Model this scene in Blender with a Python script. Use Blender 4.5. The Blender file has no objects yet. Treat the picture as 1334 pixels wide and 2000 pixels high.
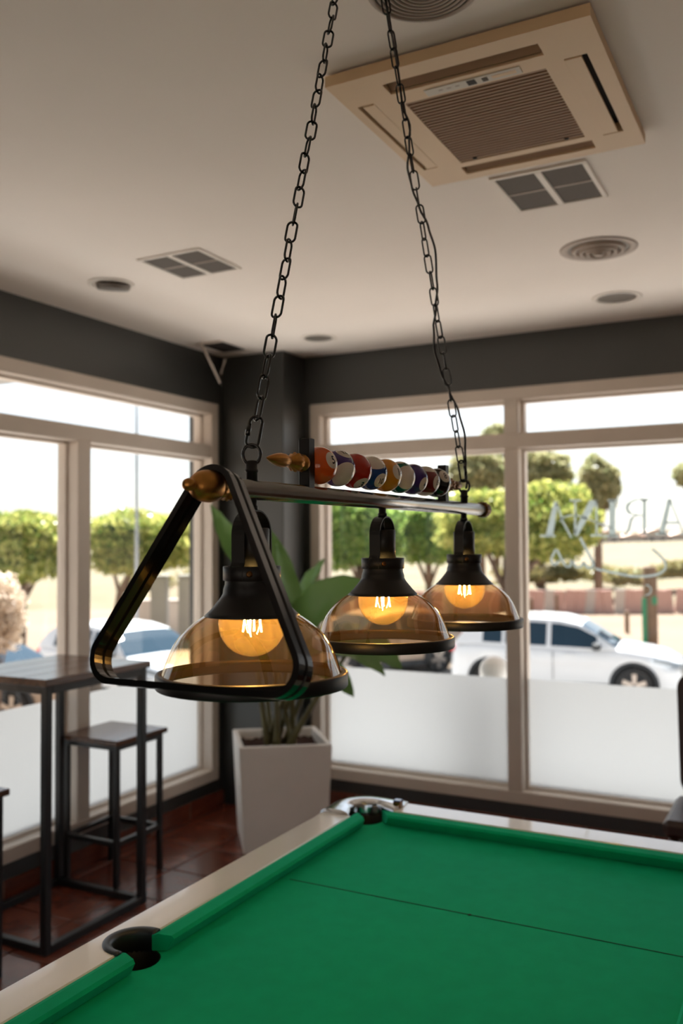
import bpy, bmesh, math, random
from mathutils import Vector, Matrix
random.seed(7)
sc = bpy.context.scene
C = bpy.context.collection
rad = math.radians

# ------------------------------------------------------------------ camera
H = 1.62
FPX = 1757.5
YAW, PITCH, ROLL = rad(27.755), rad(1.867), rad(-0.336)
fw = Vector((-math.sin(YAW) * math.cos(PITCH), math.cos(YAW) * math.cos(PITCH), math.sin(PITCH)))
r0 = Vector((math.cos(YAW), math.sin(YAW), 0)); u0 = r0.cross(fw)
RT = r0 * math.cos(ROLL) + u0 * math.sin(ROLL)
UP = -r0 * math.sin(ROLL) + u0 * math.cos(ROLL)
cam_d = bpy.data.cameras.new('camera'); cam = bpy.data.objects.new('camera', cam_d); C.objects.link(cam)
cam.matrix_world = Matrix(((RT.x, UP.x, -fw.x, 0), (RT.y, UP.y, -fw.y, 0), (RT.z, UP.z, -fw.z, H), (0, 0, 0, 1)))
cam_d.sensor_width = 36; cam_d.lens = FPX * 36 / 2000
cam_d.clip_start = 0.05; cam_d.clip_end = 2000
cam_d.dof.use_dof = True; cam_d.dof.focus_distance = 1.48; cam_d.dof.aperture_fstop = 3.4
cam_d.dof.aperture_blades = 0
sc.camera = cam

# ------------------------------------------------------------------ sky, sun, exposure
wd = bpy.data.worlds.new('sky'); sc.world = wd; wd.use_nodes = True
wn = wd.node_tree; bg = wn.nodes['Background']
skt = wn.nodes.new('ShaderNodeTexSky'); skt.sky_type = 'NISHITA'; skt.sun_disc = False
skt.sun_elevation = rad(52); skt.sun_rotation = rad(338); skt.air_density = 1.0; skt.dust_density = 1.0; skt.ozone_density = 1.0
hsv = wn.nodes.new('ShaderNodeHueSaturation'); hsv.inputs['Saturation'].default_value = 0.42
wn.links.new(skt.outputs[0], hsv.inputs['Color']); wn.links.new(hsv.outputs[0], bg.inputs['Color'])
SKY = 0.068
bg.inputs['Strength'].default_value = SKY
sun_d = bpy.data.lights.new('sun', 'SUN'); sun_d.energy = 9.5; sun_d.angle = rad(0.6); sun_d.color = (1.0, 0.975, 0.94)
sun = bpy.data.objects.new('sun', sun_d); C.objects.link(sun)
sd = Vector((-0.22, 0.55, 1.0)).normalized()           # towards the sun: high, out beyond the far windows
sun.rotation_euler = sd.to_track_quat('Z', 'Y').to_euler(); sun.location = (-5, 12, 20)
sc.view_settings.view_transform = 'Standard'; sc.view_settings.look = 'None'
sc.view_settings.exposure = 1.42; sc.view_settings.gamma = 1; sc.view_settings.use_curve_mapping = False
try:
    sc.cycles.use_denoising = True
    sc.cycles.max_bounces = 9; sc.cycles.diffuse_bounces = 4; sc.cycles.transparent_max_bounces = 16
    sc.cycles.glossy_bounces = 4; sc.cycles.transmission_bounces = 8
    sc.cycles.sample_clamp_indirect = 6
except Exception:
    pass

def at(u, v, d):
    """a point d metres in front of the lens plane along the direction seen at (u, v) of the 1334x2000 frame"""
    return Vector((0, 0, H)) + (RT * ((u - 667) / FPX) - UP * ((v - 1000) / FPX) + fw) * d
def at_x(u, v, x):
    q = RT * ((u - 667) / FPX) - UP * ((v - 1000) / FPX) + fw
    return Vector((0, 0, H)) + q * (x / q.x)
def at_y(u, v, y):
    q = RT * ((u - 667) / FPX) - UP * ((v - 1000) / FPX) + fw
    return Vector((0, 0, H)) + q * (y / q.y)

# ------------------------------------------------------------------ materials
MATS = {}
def nodes_of(name):
    m = bpy.data.materials.new(name); m.use_nodes = True
    nt = m.node_tree; MATS[name] = m
    return m, nt, nt.nodes['Principled BSDF']
def lin(c):
    return tuple(((x / 255) / 12.92 if x / 255 <= 0.04045 else ((x / 255 + 0.055) / 1.055) ** 2.4) for x in c) + (1,)
def mat(name, col, rough=0.5, metal=0.0, vary=0.0, scale=8.0, bump=0.0, bscale=60.0, spec=0.5, coat=0.0, stretch=(1, 1, 1), coords='Object', col2=None):
    """principled with procedural colour variation and fine relief; col is an sRGB 0-255 triple"""
    m, nt, p = nodes_of(name)
    c = lin(col)
    p.inputs['Base Color'].default_value = c; p.inputs['Roughness'].default_value = rough
    p.inputs['Metallic'].default_value = metal; p.inputs['Specular IOR Level'].default_value = spec
    p.inputs['Coat Weight'].default_value = coat; p.inputs['Coat Roughness'].default_value = 0.36 if name == 'wall_paint' else 0.05
    tc = nt.nodes.new('ShaderNodeTexCoord'); mp = nt.nodes.new('ShaderNodeMapping')
    mp.inputs['Scale'].default_value = stretch
    nt.links.new(tc.outputs[coords], mp.inputs['Vector'])
    if vary or col2:
        n = nt.nodes.new('ShaderNodeTexNoise'); n.inputs['Scale'].default_value = scale; n.inputs['Detail'].default_value = 5
        nt.links.new(mp.outputs[0], n.inputs['Vector'])
        r = nt.nodes.new('ShaderNodeValToRGB')
        a = col2 and lin(col2) or tuple(min(1, x * (1 + vary)) for x in c[:3]) + (1,)
        b = c if col2 else tuple(x * (1 - vary) for x in c[:3]) + (1,)
        r.color_ramp.elements[0].position = 0.32; r.color_ramp.elements[0].color = b
        r.color_ramp.elements[1].position = 0.68; r.color_ramp.elements[1].color = a
        nt.links.new(n.outputs['Fac'], r.inputs[0]); nt.links.new(r.outputs[0], p.inputs['Base Color'])
    if bump:
        n2 = nt.nodes.new('ShaderNodeTexNoise'); n2.inputs['Scale'].default_value = bscale; n2.inputs['Detail'].default_value = 3
        nt.links.new(mp.outputs[0], n2.inputs['Vector'])
        bp = nt.nodes.new('ShaderNodeBump'); bp.inputs['Strength'].default_value = bump; bp.inputs['Distance'].default_value = 0.01
        nt.links.new(n2.outputs['Fac'], bp.inputs['Height']); nt.links.new(bp.outputs[0], p.inputs['Normal'])
    return m
def thin_glass(name, tint, f0=0.04, rough=0.0, body=0.0, body_col=(255, 255, 255)):
    """thin sheet of glass: tinted see-through plus a Schlick mirror reflection, the same from both sides"""
    m, nt, p = nodes_of(name); nt.nodes.remove(p)
    out = nt.nodes['Material Output']
    tr = nt.nodes.new('ShaderNodeBsdfTransparent'); tr.inputs[0].default_value = tuple(tint) + (1,)
    gl = nt.nodes.new('ShaderNodeBsdfGlossy'); gl.inputs['Roughness'].default_value = rough
    lw = nt.nodes.new('ShaderNodeLayerWeight'); lw.inputs[0].default_value = 0.5
    pw = nt.nodes.new('ShaderNodeMath'); pw.operation = 'POWER'; pw.inputs[1].default_value = 4.5
    ma = nt.nodes.new('ShaderNodeMath'); ma.operation = 'MULTIPLY_ADD'; ma.inputs[1].default_value = 1 - f0; ma.inputs[2].default_value = f0
    nt.links.new(lw.outputs['Facing'], pw.inputs[0]); nt.links.new(pw.outputs[0], ma.inputs[0])
    base = tr
    if body:
        tl = nt.nodes.new('ShaderNodeBsdfTranslucent'); tl.inputs[0].default_value = lin(body_col)
        m0 = nt.nodes.new('ShaderNodeMixShader'); m0.inputs[0].default_value = body
        nt.links.new(tr.outputs[0], m0.inputs[1]); nt.links.new(tl.outputs[0], m0.inputs[2]); base = m0
    mx = nt.nodes.new('ShaderNodeMixShader')
    nt.links.new(ma.outputs[0], mx.inputs[0]); nt.links.new(base.outputs[0], mx.inputs[1]); nt.links.new(gl.outputs[0], mx.inputs[2])
    nt.links.new(mx.outputs[0], out.inputs[0])
    return m
def frosted(name, tcol=(0.50, 0.52, 0.53, 1)):
    m, nt, p = nodes_of(name); nt.nodes.remove(p)
    out = nt.nodes['Material Output']
    tl = nt.nodes.new('ShaderNodeBsdfTranslucent'); tl.inputs[0].default_value = tcol
    df = nt.nodes.new('ShaderNodeBsdfDiffuse'); df.inputs[0].default_value = (0.8, 0.8, 0.78, 1)
    gl = nt.nodes.new('ShaderNodeBsdfGlossy'); gl.inputs['Roughness'].default_value = 0.35
    n = nt.nodes.new('ShaderNodeTexNoise'); n.inputs['Scale'].default_value = 400
    bp = nt.nodes.new('ShaderNodeBump'); bp.inputs['Strength'].default_value = 0.15; bp.inputs['Distance'].default_value = 0.002
    nt.links.new(n.outputs['Fac'], bp.inputs['Height']); nt.links.new(bp.outputs[0], gl.inputs['Normal'])
    a = nt.nodes.new('ShaderNodeMixShader'); a.inputs[0].default_value = 0.16
    b = nt.nodes.new('ShaderNodeMixShader'); b.inputs[0].default_value = 0.05
    nt.links.new(tl.outputs[0], a.inputs[1]); nt.links.new(df.outputs[0], a.inputs[2])
    nt.links.new(a.outputs[0], b.inputs[1]); nt.links.new(gl.outputs[0], b.inputs[2]); nt.links.new(b.outputs[0], out.inputs[0])
    return m
def emit(name, col, strength):
    m, nt, p = nodes_of(name)
    p.inputs['Base Color'].default_value = (0, 0, 0, 1)
    p.inputs['Emission Color'].default_value = tuple(col) + (1,); p.inputs['Emission Strength'].default_value = strength
    return m
def leafmat(name, dark, light, rough=0.36, transl=0.45, scale=1.2):
    m, nt, p = nodes_of(name); out = nt.nodes['Material Output']
    geo = nt.nodes.new('ShaderNodeNewGeometry'); r = nt.nodes.new('ShaderNodeValToRGB')
    r.color_ramp.elements[0].color = lin(dark); r.color_ramp.elements[1].color = lin(light)
    nt.links.new(geo.outputs['Random Per Island'], r.inputs[0])
    nt.links.new(r.outputs[0], p.inputs['Base Color']); p.inputs['Roughness'].default_value = rough
    tl = nt.nodes.new('ShaderNodeBsdfTranslucent'); nt.links.new(r.outputs[0], tl.inputs[0])
    mx = nt.nodes.new('ShaderNodeMixShader'); mx.inputs[0].default_value = transl
    nt.links.new(p.outputs[0], mx.inputs[1]); nt.links.new(tl.outputs[0], mx.inputs[2]); nt.links.new(mx.outputs[0], out.inputs[0])
    return m
def woodmat(name, c1, c2, rough, axis=(1, 12, 12), scale=3.0, coat=0.0):
    m, nt, p = nodes_of(name)
    tc = nt.nodes.new('ShaderNodeTexCoord'); mp = nt.nodes.new('ShaderNodeMapping'); mp.inputs['Scale'].default_value = axis
    nt.links.new(tc.outputs['Object'], mp.inputs[0])
    n = nt.nodes.new('ShaderNodeTexNoise'); n.inputs['Scale'].default_value = scale; n.inputs['Detail'].default_value = 8; n.inputs['Distortion'].default_value = 1.2
    nt.links.new(mp.outputs[0], n.inputs['Vector'])
    r = nt.nodes.new('ShaderNodeValToRGB'); r.color_ramp.elements[0].position = 0.3; r.color_ramp.elements[1].position = 0.7
    r.color_ramp.elements[0].color = lin(c1); r.color_ramp.elements[1].color = lin(c2)
    nt.links.new(n.outputs['Fac'], r.inputs[0]); nt.links.new(r.outputs[0], p.inputs['Base Color'])
    p.inputs['Roughness'].default_value = rough; p.inputs['Coat Weight'].default_value = coat
    return m

mat('ceiling_paint', (244, 233, 222), 0.85, vary=0.02, scale=1.5, bump=0.03, bscale=90)
mat('wall_paint', (36, 39, 38), 0.5, coat=1.0, vary=0.06, scale=3, bump=0.05, bscale=120)
mat('wall_side', (176, 166, 156), 0.8, vary=0.03, scale=2)
mat('frame_paint', (214, 202, 190), 0.38, vary=0.03, scale=4)
thin_glass('window_glass', (0.97, 0.985, 0.98))
frosted('frosted_film'); frosted('vinyl_letter', (0.66, 0.74, 0.75, 1))
mat('tile', (92, 46, 34), 0.2, vary=0.25, scale=2.5, bump=0.06, bscale=25, col2=(120, 64, 46), coords='Generated')
mat('tile_b', (84, 42, 32), 0.22, vary=0.25, scale=3.5, bump=0.06, bscale=25, col2=(108, 56, 40), coords='Generated')
mat('grout', (120, 92, 76), 0.9)
mat('black_metal', (20, 18, 17), 0.42, vary=0.1, scale=20)
mat('black_gloss', (14, 13, 13), 0.2, coat=0.3)
mat('table_metal', (26, 25, 25), 0.4, vary=0.08, scale=9)
mat('steel', (176, 174, 170), 0.24, 1.0, vary=0.12, scale=14, stretch=(1, 0.2, 1), bump=0.03, bscale=200)
mat('brass', (206, 146, 76), 0.36, 1.0, vary=0.18, scale=30)
mat('brass_dark', (120, 84, 46), 0.35, 1.0, vary=0.35, scale=60)
mat('chrome', (210, 214, 218), 0.16, 1.0, vary=0.1, scale=9, bump=0.05, bscale=40)
thin_glass('amber_glass', (0.79, 0.635, 0.455), f0=0.12, body=0.02, body_col=(255, 190, 110))
thin_glass('bulb_glass', (1.0, 0.87, 0.56), f0=0.06, body=0.045, body_col=(255, 214, 128))
emit('filament', (1.0, 0.72, 0.36), 270)
mat('cloth_green', (0, 168, 116), 0.8, vary=0.06, scale=25, bump=0.10, bscale=900, spec=0.1)
pc_ = MATS['cloth_green'].node_tree.nodes['Principled BSDF']; pc_.inputs['Sheen Weight'].default_value = 0.5; pc_.inputs['Sheen Roughness'].default_value = 0.45; pc_.inputs['Sheen Tint'].default_value = (0.05, 0.9, 0.6, 1)
mat('cloth_line', (6, 52, 36), 0.95)
mat('rail_cream', (244, 243, 241), 0.28, vary=0.02, scale=3, coat=1.0)
mat('pocket_black', (10, 9, 9), 0.6)
mat('rubber_trim', (38, 42, 46), 0.4)
woodmat('bar_wood', (70, 44, 30), (104, 70, 48), 0.22, (10, 1, 10), 3)
mat('planter_white', (246, 243, 239), 0.6, vary=0.02, scale=5, bump=0.04, bscale=60)
mat('soil', (60, 38, 26), 0.95, vary=0.3, scale=40, bump=0.8, bscale=60)
mat('chair_brown', (52, 30, 20), 0.4, vary=0.1, scale=6)
mat('chair_wood', (60, 36, 22), 0.4)
mat('ac_plastic', (222, 190, 150), 0.5, vary=0.03, scale=4)
mat('ac_grille', (152, 116, 84), 0.6)
mat('ac_dark', (34, 26, 20), 0.7)
mat('ac_label', (206, 196, 180), 0.5)
mat('vent_white', (236, 226, 214), 0.5)
mat('vent_mesh', (96, 88, 80), 0.8, vary=0.2, scale=300)
mat('vent_grey', (176, 160, 146), 0.5)
mat('white_trim', (226, 212, 198), 0.5)
mat('hatch_shade', (40, 32, 26), 0.9)  # shade of the open hatch, put in as colour
mat('lamp_grey', (120, 112, 104), 0.45)
mat('vinyl', (196, 212, 212), 0.6)
mat('concrete', (194, 192, 190), 0.9, vary=0.08, scale=3, bump=0.1)
mat('asphalt', (150, 146, 142), 0.9, vary=0.08, scale=6, bump=0.1)
mat('dry_soil', (112, 94, 76), 0.95, vary=0.12, scale=0.4, bump=0.2, bscale=6)
mat('scrub_ground', (112, 97, 76), 0.95, scale=0.35, bump=0.3, bscale=4, col2=(86, 83, 58))
mat('pink_tile', (204, 164, 154), 0.85, vary=0.12, scale=1.2)
mat('post_wood', (122, 98, 78), 0.85, vary=0.15, scale=4)
mat('green_paint', (20, 140, 100), 0.6)
mat('plaster', (204, 192, 184), 0.9, vary=0.05, scale=1)
mat('render_grey', (168, 166, 162), 0.8, vary=0.05, scale=2)
mat('roof_tile', (206, 176, 162), 0.85, vary=0.1, scale=4)
mat('car_white', (228, 232, 236), 0.25, coat=0.8)
mat('car_beige', (176, 156, 138), 0.3, coat=0.7)
mat('car_glass', (24, 50, 66), 0.04, spec=0.6)
mat('car_trim', (44, 48, 52), 0.6)
mat('tyre', (44, 44, 44), 0.8)
mat('alloy', (190, 180, 172), 0.3, 0.8)
mat('lamp_lens', (150, 160, 168), 0.12, coat=0.5)
mat('tail_red', (180, 40, 40), 0.2)
mat('bark', (112, 92, 78), 0.9, vary=0.2, scale=6, bump=0.4, bscale=20)
mat('lamp_post', (150, 154, 158), 0.5, 0.3)
mat('globe_white', (240, 240, 238), 0.35, coat=0.3)
mat('dark_pot', (40, 46, 46), 0.6)
leafmat('leaf_hedge', (92, 122, 48), (214, 208, 124))
leafmat('leaf_tree', (88, 116, 48), (212, 208, 122))
leafmat('leaf_pine', (124, 132, 92), (204, 198, 154))
leafmat('leaf_scrub', (110, 112, 72), (180, 164, 112))
leafmat('leaf_cypress', (84, 132, 56), (170, 190, 104))
leafmat('leaf_blossom', (196, 180, 160), (246, 232, 216))
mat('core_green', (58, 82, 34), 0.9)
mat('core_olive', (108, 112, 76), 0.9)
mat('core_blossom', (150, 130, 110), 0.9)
leafmat('plant_leaf', (70, 108, 52), (110, 140, 78), 0.3, 0.35)
mat('plant_stem', (104, 98, 62), 0.5, vary=0.2, scale=12)
for nm, cc in (('ball_orange', (228, 92, 24)), ('ball_purple', (74, 42, 122)), ('ball_red', (190, 40, 22)), ('ball_blue', (14, 62, 128)), ('ball_yellow', (234, 152, 36)), ('ball_green', (0, 108, 84)), ('ball_violet', (70, 46, 120)), ('ball_maroon', (122, 30, 26)), ('ball_black', (16, 22, 22)), ('ball_white', (236, 222, 204))):
    mat(nm, cc, 0.07, coat=0.5)
mat('ink', (12, 12, 14), 0.2)

# ------------------------------------------------------------------ mesh helpers
class MB:
    def __init__(s): s.v = []; s.f = []; s.sm = []
    def add(s, vs, fs, smooth=False):
        o = len(s.v); s.v += [tuple(v) for v in vs]; s.f += [tuple(i + o for i in f) for f in fs]; s.sm += [smooth] * len(fs); return s
    def box(s, x0, x1, y0, y1, z0, z1):
        return s.add([(x0, y0, z0), (x1, y0, z0), (x1, y1, z0), (x0, y1, z0), (x0, y0, z1), (x1, y0, z1), (x1, y1, z1), (x0, y1, z1)],
                     [(0, 3, 2, 1), (4, 5, 6, 7), (0, 1, 5, 4), (1, 2, 6, 5), (2, 3, 7, 6), (3, 0, 4, 7)])
    def cbox(s, x0, x1, y0, y1, z0, z1, b=0.004):
        """box with chamfered edges"""
        bm = bmesh.new(); bmesh.ops.create_cube(bm, size=1)
        for v in bm.verts: v.co = Vector(((x0 + x1) / 2 + v.co.x * (x1 - x0), (y0 + y1) / 2 + v.co.y * (y1 - y0), (z0 + z1) / 2 + v.co.z * (z1 - z0)))
        bmesh.ops.bevel(bm, geom=bm.edges[:], offset=b, segments=1, affect='EDGES')
        s.bm(bm); return s
    def bm(s, bm, smooth=False):
        bm.verts.index_update()
        s.add([v.co for v in bm.verts], [[v.index for v in f.verts] for f in bm.faces], smooth); bm.free(); return s
    def tube(s, pts, r, n=10, closed=False, cap=True, smooth=True, flat=1.0):
        pts = [Vector(p) for p in pts]; N = len(pts); vs = []; prev = None
        rr = r if isinstance(r, (list, tuple)) else [r] * N
        for i, p in enumerate(pts):
            if closed: t = (pts[(i + 1) % N] - pts[i - 1])
            else: t = pts[min(i + 1, N - 1)] - pts[max(i - 1, 0)]
            t.normalize()
            if prev is None:
                a = Vector((0, 0, 1)) if abs(t.z) < 0.9 else Vector((1, 0, 0)); nrm = (a - t * a.dot(t)).normalized()
            else: nrm = (prev - t * prev.dot(t)).normalized()
            prev = nrm; b = t.cross(nrm)
            for k in range(n):
                a = 2 * math.pi * k / n; vs.append(p + (nrm * math.cos(a) + b * math.sin(a) * flat) * rr[i])
        fs = []
        for i in range(N if closed else N - 1):
            j = (i + 1) % N
            for k in range(n):
                fs.append((i * n + k, i * n + (k + 1) % n, j * n + (k + 1) % n, j * n + k))
        if cap and not closed:
            fs.append(tuple(range(n - 1, -1, -1))); fs.append(tuple((N - 1) * n + k for k in range(n)))
        return s.add(vs, fs, smooth)
    def lathe(s, prof, n=32, center=(0, 0, 0), axis='z', smooth=True, cap0=False, cap1=False, closed=False, wave=None):
        c = Vector(center); vs = []; N = len(prof)
        for i, (r, h) in enumerate(prof):
            for k in range(n):
                a = 2 * math.pi * k / n; q = r * (1 + (wave[i][0] * math.cos(wave[i][1] * a) if wave and wave[i] else 0))
                x, y = q * math.cos(a), q * math.sin(a)
                vs.append(c + (Vector((x, y, h)) if axis == 'z' else Vector((y, h, x)) if axis == 'y' else Vector((h, x, y))))
        fs = []
        for i in range(N if closed else N - 1):
            j = (i + 1) % N
            for k in range(n): fs.append((i * n + k, i * n + (k + 1) % n, j * n + (k + 1) % n, j * n + k))
        if cap0: fs.append(tuple(range(n - 1, -1, -1)))
        if cap1: fs.append(tuple((N - 1) * n + k for k in range(n)))
        return s.add(vs, fs, smooth)
    def prism(s, poly, d):
        """extrude a planar polygon (list of 3-D points) by vector d"""
        n = len(poly); d = Vector(d); p = [Vector(q) for q in poly]
        return s.add(p + [q + d for q in p], [tuple(range(n - 1, -1, -1)), tuple(range(n, 2 * n))] + [(i, (i + 1) % n, n + (i + 1) % n, n + i) for i in range(n)])
    def xform(s, M):
        s.v = [tuple(M @ Vector(v)) for v in s.v]; return s
    def mesh(s, name, m, org=(0, 0, 0)):
        me = bpy.data.meshes.new(name); o = Vector(org)
        me.from_pydata([tuple(Vector(v) - o) for v in s.v], [], s.f)
        me.polygons.foreach_set('use_smooth', s.sm)
        if m: me.materials.append(MATS[m])
        me.update(); return me
    def build(s, name, m, parent=None, org=None, fix=True):
        o = org if org is not None else (worldorg(parent) if parent else (0, 0, 0))
        me = s.mesh(name, m, o)
        if fix:
            b = bmesh.new(); b.from_mesh(me); bmesh.ops.recalc_face_normals(b, faces=b.faces[:]); b.to_mesh(me); b.free()
        return link(name, me, parent, o if parent is None else None)
def worldorg(o):
    v = Vector((0, 0, 0))
    while o: v += o.location; o = o.parent
    return v
def link(name, me, parent=None, loc=None):
    o = bpy.data.objects.new(name, me); C.objects.link(o)
    if parent: o.parent = parent
    if loc is not None: o.location = loc
    return o
def tag(o, label=None, cat=None, group=None, kind=None):
    if label: o['label'] = label
    if cat: o['category'] = cat
    if group: o['group'] = group
    if kind: o['kind'] = kind
    return o
def thing(name, label, cat, loc=(0, 0, 0), group=None, rz=0):
    o = bpy.data.objects.new(name, None); C.objects.link(o); o.location = loc; o.empty_display_size = 0.1
    o.rotation_euler.z = rz
    return tag(o, label, cat, group)
def struct_root(name, loc=(0, 0, 0)):
    o = bpy.data.objects.new(name, None); C.objects.link(o); o.location = loc; o['kind'] = 'structure'; return o
def struct(name, mb, m):
    return tag(mb.build(name, m), kind='structure')
def copy_tree(o, parent=None):
    c = o.copy(); C.objects.link(c)
    if parent: c.parent = parent
    for ch in list(o.children): copy_tree(ch, c)
    return c

# ================================================================== ROOM SHELL
XL, YB, CZ = -3.28, 4.895, 2.78           # left wall, far wall, ceiling
XR, YF = 3.2, -3.2                        # right wall, wall behind the camera
T = 0.22
ZS, ZH = 0.165, 2.478                     # bottom and head of the windows

mb = MB().box(XL - T, XR + T, YF - T, YB + T, -0.12, -0.012); floor = struct('floor', mb, 'grout')
tile_me = [MB().cbox(-0.1665, 0.1665, -0.1665, 0.1665, -0.012, 0.0, 0.003).mesh('tile', m) for m in ('tile', 'tile_b')]
TS = 0.34; rest = MB()
ix0 = -3.20 - TS / 2; iy0 = 3.60 - TS / 2 - TS * 20
for i in range(20):
    for j in range(26):
        x = ix0 + i * TS; y = iy0 + j * TS
        if x > XR + 0.1 or y > YB + .1 or y < YF: continue
        if x < -1.2 and y > 1.2 and not (y > 4.75):
            x0, x1 = max(x - 0.1665, XL), x + 0.1665
            if x0 > x - 0.16: o = link('tile', MB().cbox(x0 - x, 0.1665, -0.1665, 0.1665, -0.012, 0.0, 0.003).mesh('tile', random.choice(('tile', 'tile_b'))), floor, (x, y, 0))
            else: o = link('tile', random.choice(tile_me), floor, (x, y, 0))
        else:
            rest.box(max(x - .1665, XL), min(x + .1665, XR), max(y - .1665, YF), min(y + .1665, YB), -.012, 0)
tag(rest.build('tile_field', 'tile', floor), kind='stuff')

struct('ceiling', MB().box(XL - T, XR + T, YF - T, YB + T, CZ, CZ + 0.15), 'ceiling_paint')
# walls: below, above and at the ends of the window bands
WL0, WL1 = 1.1, 4.585        # left window from..to (y)
WB0, WB1 = -2.795, 1.25        # far window from..to (x)
w = MB().box(XL - T, XL, YF - T, YB + T, -0.1, ZS).box(XL - T, XL, YF - T, YB + T, ZH, CZ).box(XL - T, XL, YF - T, WL0, ZS, ZH).box(XL - T, XL, WL1, YB + T, ZS, ZH)
struct('wall_left', w, 'wall_paint')
w = MB().box(XL, XR + T, YB, YB + T, -0.1, ZS).box(XL, XR + T, YB, YB + T, ZH, CZ).box(XL, WB0, YB, YB + T, ZS, ZH).box(WB1, XR + T, YB, YB + T, ZS, ZH)
struct('wall_far', w, 'wall_paint')
struct('wall_right', MB().box(XR, XR + T, YF - T, YB, -0.1, CZ), 'wall_side')
RH = 2.1
struct('wall_rear', MB().box(XL, XR, YF - T, YF, -0.1, ZS).box(XL, XR, YF - T, YF, RH, CZ).box(XL, -2.9, YF - T, YF, ZS, RH).box(2.9, XR, YF - T, YF, ZS, RH), 'wall_side')
# unseen eaves, added to keep direct sun off the windows
struct('shade_eave_1', MB().box(XL - T - .9, XL - T, YF - T, YB + T + 1.5, CZ + .01, CZ + .15).box(XL - T, XR + T + .9, YB + T, YB + T + 1.5, CZ + .01, CZ + .15), 'plaster')
pil = MB().cbox(XL, -2.835, 4.635, YB, 0, CZ, 0.004); struct('wall_pillar', pil, 'wall_paint')

# skirting of terracotta tiles under the windows
bl = struct_root('baseboard_left', (XL, 0, 0))
y = 4.635
bt = MB().cbox(0, 0.012, -0.166, 0.166, 0, 0.095, 0.002)
bts = [bt.mesh('skirting_tile', m) for m in ('tile', 'tile_b')]
link('grout_strip', MB().box(0, 0.009, 0.9, 4.635, 0, 0.092).mesh('grout_strip', 'grout'), bl)
for i in range(11): link('skirting_tile', random.choice(bts), bl, (0, 4.463 - 0.342 * i, 0))
bb = struct_root('baseboard_far', (0, YB, 0))
btx = [MB().cbox(-0.166, 0.166, -0.012, 0, 0, 0.095, 0.002).mesh('skirting_tile', m) for m in ('tile', 'tile_b')]
link('grout_strip', MB().box(-2.83, 1.3, -0.009, 0, 0, 0.092).mesh('grout_strip', 'grout'), bb)
for i in range(12): link('skirting_tile', random.choice(btx), bb, (-2.65 + 0.342 * i, 0, 0))

def window(name, along, lo, hi, plane, sgn, mulls, upper_mulls, film=True, ztr=(2.135, 2.215), zs=ZS, zh=ZH):
    """a glazed band: along = 'x' or 'y'; plane = inner wall face; sgn = +1 when outside lies towards +"""
    root = struct_root(name, (0, 0, 0))
    def bx(a0, a1, d0, d1, z0, z1, b=0.004):
        p0, p1 = sorted((plane + sgn * d0, plane + sgn * d1))
        return MB().cbox(a0, a1, p0, p1, z0, z1, b) if along == 'x' else MB().cbox(p0, p1, a0, a1, z0, z1, b)
    D0, D1 = -0.006, 0.13; W = 0.068
    bx(lo, hi, D0, D1, zh - W, zh).build('frame_head', 'frame_paint', root)
    bx(lo, hi, D0, D1, zs, zs + W).build('frame_sill', 'frame_paint', root)
    bx(lo, lo + W, D0, D1, zs + W, zh - W).build('frame_jamb', 'frame_paint', root)
    bx(hi - W, hi, D0, D1, zs + W, zh - W).build('frame_jamb', 'frame_paint', root)
    bx(lo + W, hi - W, D0 + .003, D1 - .02, *ztr).build('transom', 'frame_paint', root)
    for mlo, mhi in mulls:
        bx(mlo, mhi, D0 + .002, D1 - .015, zs + W, ztr[0]).build('mullion', 'frame_paint', root)
    for mlo, mhi in upper_mulls:
        bx(mlo, mhi, D0 + .002, D1 - .015, ztr[1], zh - W).build('mullion', 'frame_paint', root)
    def panes(ms, z0, z1, low):
        e = [lo + W] + [q for m in ms for q in m] + [hi - W]
        for i in range(0, len(e), 2):
            a0, a1 = e[i], e[i + 1]
            s = 0.014
            # slim sash round the pane
            sash = MB()
            for (p, q, zz0, zz1) in ((a0, a1, z0, z0 + s), (a0, a1, z1 - s, z1), (a0, a0 + s, z0 + s, z1 - s), (a1 - s, a1, z0 + s, z1 - s)):
                p0, p1 = sorted((plane + sgn * 0.07, plane + sgn * 0.125))
                if along == 'x': sash.box(p, q, p0, p1, zz0, zz1)
                else: sash.box(p0, p1, p, q, zz0, zz1)
            sash.build('sash', 'frame_paint', root)
            d = plane + sgn * 0.10
            quad = lambda dd, za, zb: MB().add([(a0 + s, dd, za), (a1 - s, dd, za), (a1 - s, dd, zb), (a0 + s, dd, zb)] if along == 'x' else [(dd, a0 + s, za), (dd, a1 - s, za), (dd, a1 - s, zb), (dd, a0 + s, zb)], [(0, 1, 2, 3)])
            pane = quad(d, z0 + s, z1 - s).build('pane', 'window_glass', root)
            if low and film:
                q = quad(d - sgn * 0.004, z0 + s, 0.838).build('frosted_film', 'frosted_film', pane); q['label'] = 'frosted privacy film'
    panes(mulls, zs + W, ztr[0], True)
    panes(upper_mulls, ztr[1], zh - W, False)
    return root
window('window_1', 'y', WL0, WL1, XL, -1, [(2.06, 2.15), (3.385, 3.475)], [(2.06, 2.15)])
window('window_2', 'x', WB0, WB1, YB, 1, [(-1.54, -1.457), (-0.16, -0.077)], [(-1.54, -1.457), (-0.16, -0.077)])
window('window_3', 'x', -2.9, 2.9, YF, -1, [(-1.0, -.91), (.9, .99)], [(-1.0, -.91), (.9, .99)], film=False, ztr=(1.60, 1.67), zh=RH)

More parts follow.
